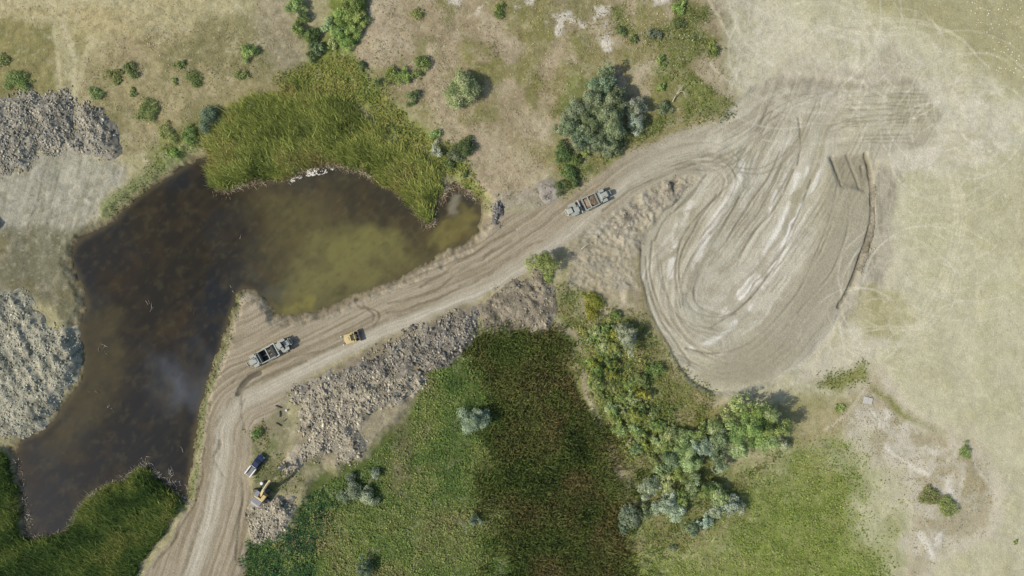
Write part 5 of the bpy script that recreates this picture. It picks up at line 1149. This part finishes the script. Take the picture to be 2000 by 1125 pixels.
def track(parent, y, L, h, w, mat=M_BLK, shoe=M_GREYD):
    prof = []
    for k in range(9): a = R(90 + 180 * k / 8); prof.append((-L / 2 + h / 2 + h / 2 * math.cos(a), h / 2 + h / 2 * math.sin(a)))
    for k in range(9): a = R(-90 + 180 * k / 8); prof.append((L / 2 - h / 2 + h / 2 * math.cos(a), h / 2 + h / 2 * math.sin(a)))
    t = MB().prism(prof, y - w / 2, y + w / 2).build('track', mat, parent)
    s = MB(); n_ = int(L / .22)
    for i in range(n_):
        s.box((-L / 2 + h / 2 + (L - h) * i / (n_ - 1), y, h + .02), (.12, w, .06), bev=0)
    s.build('track_shoes', shoe, t)
    return t

# bulldozer
dz = machine('bulldozer', 'yellow bulldozer driving up the haul road beside the turning bay', 'bulldozer', 686, 660, 18)
for s in (-1, 1): track(dz, s * 1.02, 3.7, 1.0, .56)
MB().box((0, 0, .85), (3.0, 1.4, .7)).build('chassis', M_YEL, dz)
MB().prism([(.3, 1.1), (1.75, 1.1), (1.75, 1.75), (1.5, 1.95), (.3, 2.05)], -.62, .62).build('hood', M_YEL, dz)
MB().box((1.8, 0, 1.4), (.08, 1.1, .7), bev=.02).build('radiator_grille', M_GREYD, dz)
for s in (-1, 1):
    MB().box((-.1, s * 1.02, 1.25), (3.0, .62, .12), bev=.03).box((.1, s * 1.0, 1.42), (1.5, .5, .26)).build('fender', M_YELP, dz)
MB().box((-.45, 0, 1.9), (1.4, 1.35, 1.3), bev=.06).build('cab', M_GLASS, dz)
MB().box((-.45, 0, 2.62), (1.75, 1.75, .16), bev=.06).box((-.45, 0, 2.75), (.8, .9, .14)).build('cab_roof', M_YELP, dz)
MB().box((-1.35, 0, 1.6), (.6, 1.5, .55)).build('fuel_tank', M_YEL, dz)
MB().cyl((.9, .3, 2.35), .07, .8, 'Z', 10).build('exhaust', M_RUST, dz)
bl = MB().prism([(2.35, .05), (2.5, .05), (2.42, .5), (2.5, 1.0), (2.62, 1.2), (2.5, 1.25), (2.35, 1.0), (2.28, .5)], -1.6, 1.6).build('blade', M_RUST, dz)
for k in range(5): MB().box((2.2, -1.3 + .65 * k, .6), (.22, .1, .9), bev=.02).build('blade_rib', M_STEEL, bl)
for s in (-1, 1):
    MB().box((2.45, s * 1.6, .65), (.34, .08, 1.15), bev=.02).build('blade_end_plate', M_WHITE, bl)
    MB().box((1.2, s * 1.42, .55), (2.1, .16, .26), bev=.03).build('push_arm', M_YEL, dz)
    MB().cyl((1.9, s * .4, 1.35), .08, 1.2, 'X', 8).build('lift_cylinder', M_STEEL, dz)
    MB().box((-2.35, s * 1.2, 1.3), (.26, .3, .24)).build('rear_lamp', M_WHITE, dz)
rp = MB().box((-2.0, 0, .95), (.3, 2.3, .3)).build('ripper_beam', M_GREYD, dz)
for s in (-1, 0, 1): MB().prism([(-2.2, 1.3), (-2.0, 1.3), (-2.1, .4), (-1.95, .05), (-2.2, .3)], s * .8 - .06, s * .8 + .06).build('ripper_shank', M_GREYD, rp)
MB().box((-1.75, 0, 1.25), (.6, 1.0, .5)).build('rear_housing', M_GREYD, dz)

# excavator
ex = machine('excavator', 'yellow crawler excavator reaching its boom towards the tan spoil', 'excavator', 513, 966, 0)
ex.scale = (1.18, 1.18, 1.18)
for s in (-1, 1): track(ex, s * 1.15, 4.2, .9, .6)
MB().box((0, 0, .6), (2.0, 1.8, .5)).cyl((0, 0, .95), .65, .3, 'Z', 20).build('undercarriage', M_GREYD, ex)
hs = MB().box((-.3, 0, 1.3), (3.0, 2.5, .4), bev=.06).build('house', M_YEL, ex); hs.rotation_euler = (0, 0, R(54))
MB().box((-1.2, 0, 1.85), (1.3, 2.5, .8), bev=.1).build('engine_cover', M_GRILL, hs)
MB().plan([(-1.85, -1.25), (-1.85, 1.25), (-2.25, 1.0), (-2.4, .5), (-2.4, -.5), (-2.25, -1.0)], 1.1, 1.9).build('counterweight', M_CONC, hs)
cb = MB().prism([(.1, 1.4), (1.75, 1.4), (1.7, 2.3), (1.45, 2.9), (.15, 2.95)], .32, 1.28).build('cab', M_GLASS, hs)
MB().box((.75, .8, 2.98), (1.4, .98, .1), bev=.04).build('cab_roof', M_GRILL, cb)
MB().box((.35, -.8, 1.85), (1.5, .85, .75), bev=.06).build('side_box', M_YEL, hs)
MB().box((-.35, 0, 1.95), (.5, 2.3, .6), bev=.05).build('tank_row', M_YELP, hs)
bo = MB().prism([(.2, 1.5), (.6, 1.4), (3.0, 4.1), (6.1, 4.9), (6.1, 5.2), (2.8, 4.75), (.3, 2.1)], -.24, .24).build('boom', M_YELP, hs)
st = MB().prism([(5.6, 5.35), (6.0, 5.5), (6.6, 4.9), (8.3, 2.1), (8.1, 1.95), (6.1, 4.6)], -.2, .2).build('stick', M_YEL, hs)
bk = MB().prism([(8.1, 2.1), (8.5, 2.05), (8.8, 1.4), (8.5, .8), (7.8, .75), (7.7, .95), (8.3, 1.05), (8.45, 1.4), (8.1, 1.75)], -.6, .6).build('bucket', M_STEEL, hs)
for s in (-1, 1):
    cy_ = MB().cyl((0, 0, 0), .09, 2.4, 'X', 8).build('boom_cylinder', M_STEEL, hs); cy_.location = (1.6, s * .36, 2.35); cy_.rotation_euler = (0, R(-48), 0)
cy_ = MB().cyl((0, 0, 0), .09, 3.0, 'X', 8).build('stick_cylinder', M_STEEL, hs); cy_.location = (4.4, 0, 5.15); cy_.rotation_euler = (0, R(-8), 0)

# pickup with white service bed
pk = machine('pickup_truck', 'dark blue pickup with a white service bed parked above the excavator', 'pickup', 500, 908, 53)
MB().box((0, 0, .55), (6.2, 1.5, .25)).build('chassis', M_GREYD, pk)
MB().prism([(.2, .55), (3.25, .55), (3.35, .8), (3.25, 1.1), (2.0, 1.25), (.2, 1.25)], -.98, .98).build('body', M_NAVY, pk)
MB().prism([(.15, 1.2), (2.05, 1.2), (1.5, 1.85), (.25, 1.88)], -.86, .86).build('cabin', M_GLASS, pk)
MB().box((.85, 0, 1.9), (1.3, 1.6, .08), bev=.03).build('roof', M_NAVY, pk)
MB().box((.0, 0, 1.9), (.14, 1.5, .1)).build('light_bar', M_WHITE, pk)
MB().box((3.38, 0, .7), (.14, 1.9, .28)).build('bumper', M_STEEL, pk)
for s in (-1, 1):
    MB().box((3.3, s * .75, .95), (.1, .32, .18), bev=.02).build('headlight', M_LAMP, pk)
    MB().box((1.75, s * 1.12, 1.3), (.12, .26, .2)).build('wing_mirror', M_BLK, pk)
    MB().box((-1.75, s * .86, 1.1), (2.9, .34, .8), bev=.05).build('service_box', M_WHITE, pk)
    for xw in (2.3, -1.9):
        wh = lathe_tyre(.42, .26, 0).build('wheel', M_BLK, pk); wh.location = (xw, s * .92, .42)
        MB().cyl((0, 0, 0), .23, .27, 'Y', 14).build('rim', M_STEEL, wh)
MB().box((-1.75, 0, .85), (3.0, 1.4, .1)).build('bed_floor', M_GREYD, pk)
MB().box((-3.3, 0, .6), (.3, 1.9, .16)).build('rear_bumper', M_STEEL, pk)
MB().box((-.3, 0, 1.3), (.1, 1.8, .8)).build('headboard', M_BLK, pk)
lt = machine('cargo_box', 'brown box lying in the bed of the blue pickup', 'box', 496.5, 913.5, 53, pk.location.z + .92)
MB().box((0, 0, .2), (1.0, .8, .4)).build('box_body', M_RUST, lt); MB().box((0, 0, .43), (1.04, .84, .06)).build('lid', M_GREYD, lt)
cr = machine('cargo_box', 'small pale box at the cab end of the pickup bed', 'box', 503, 906.5, 60, pk.location.z + .92)
MB().box((0, 0, .18), (.5, .4, .36)).build('box_body', M_CONC, cr); MB().box((0, 0, .38), (.54, .44, .05)).build('lid', M_WHITE, cr)

# loose things on the ground
def beam(label, px, py, deg, L=1.7, w=.34, h=.3):
    x, y = W(px, py)
    o = MB().box((0, 0, h / 2), (L, w, h), bev=.02).box((L * .2, w * .1, h + .03), (L * .5, w * .5, .08), bev=.01).build('timber_beam', M_DARKWOOD, None)
    o.location = (x, y, gz(x, y)); o.rotation_euler = (0, 0, R(deg)); tag(o, label, 'beam', 'dark timber beams beside the road')
beam('topmost of the dark timber beams below the spoil lip', 544, 794.5, -22)
beam('upright dark timber beam between the two slanting ones', 547, 808.5, 92)
beam('lowest of the dark timber beams on the roadside grass', 544.5, 829, -30)
beam('short reddish-ended beam right of the other three', 556.5, 820.5, 42, 1.1, .24, .2)
def drum(label, px, py, r, h):
    x, y = W(px, py)
    o = link('drum', None, None, (x, y, gz(x, y))); tag(o, label, 'drum')
    MB().cyl((0, 0, h / 2), r, h, 'Z', 18).cyl((0, 0, h * .33), r * 1.04, .04, 'Z', 18).cyl((0, 0, h * .66), r * 1.04, .04, 'Z', 18).build('body', M_WHITE, o)
    MB().cyl((0, 0, h + .015), r * .92, .03, 'Z', 18).cyl((r * .5, 0, h + .04), .05, .05, 'Z', 8).build('lid', M_WHITE, o)
drum('white container on the grass left of the excavator boom', 513, 942.5, .42, .9)
drum('small white bucket beside the loose timber beams', 559.5, 801.5, .26, .5)
x, y = W(1695, 782)
o = link('concrete_slab', None, None, (x, y, gz(x, y) - .03)); tag(o, 'pale square concrete slab at the top of the eroded bank', 'slab'); o.rotation_euler = (0, 0, R(-12))
MB().box((-.62, 0, .14), (1.2, 1.9, .28), bev=.04).build('slab_panel', M_CONC, o); MB().box((.62, -.03, .13), (1.16, 1.8, .26), bev=.04).build('slab_panel', M_CONC, o)
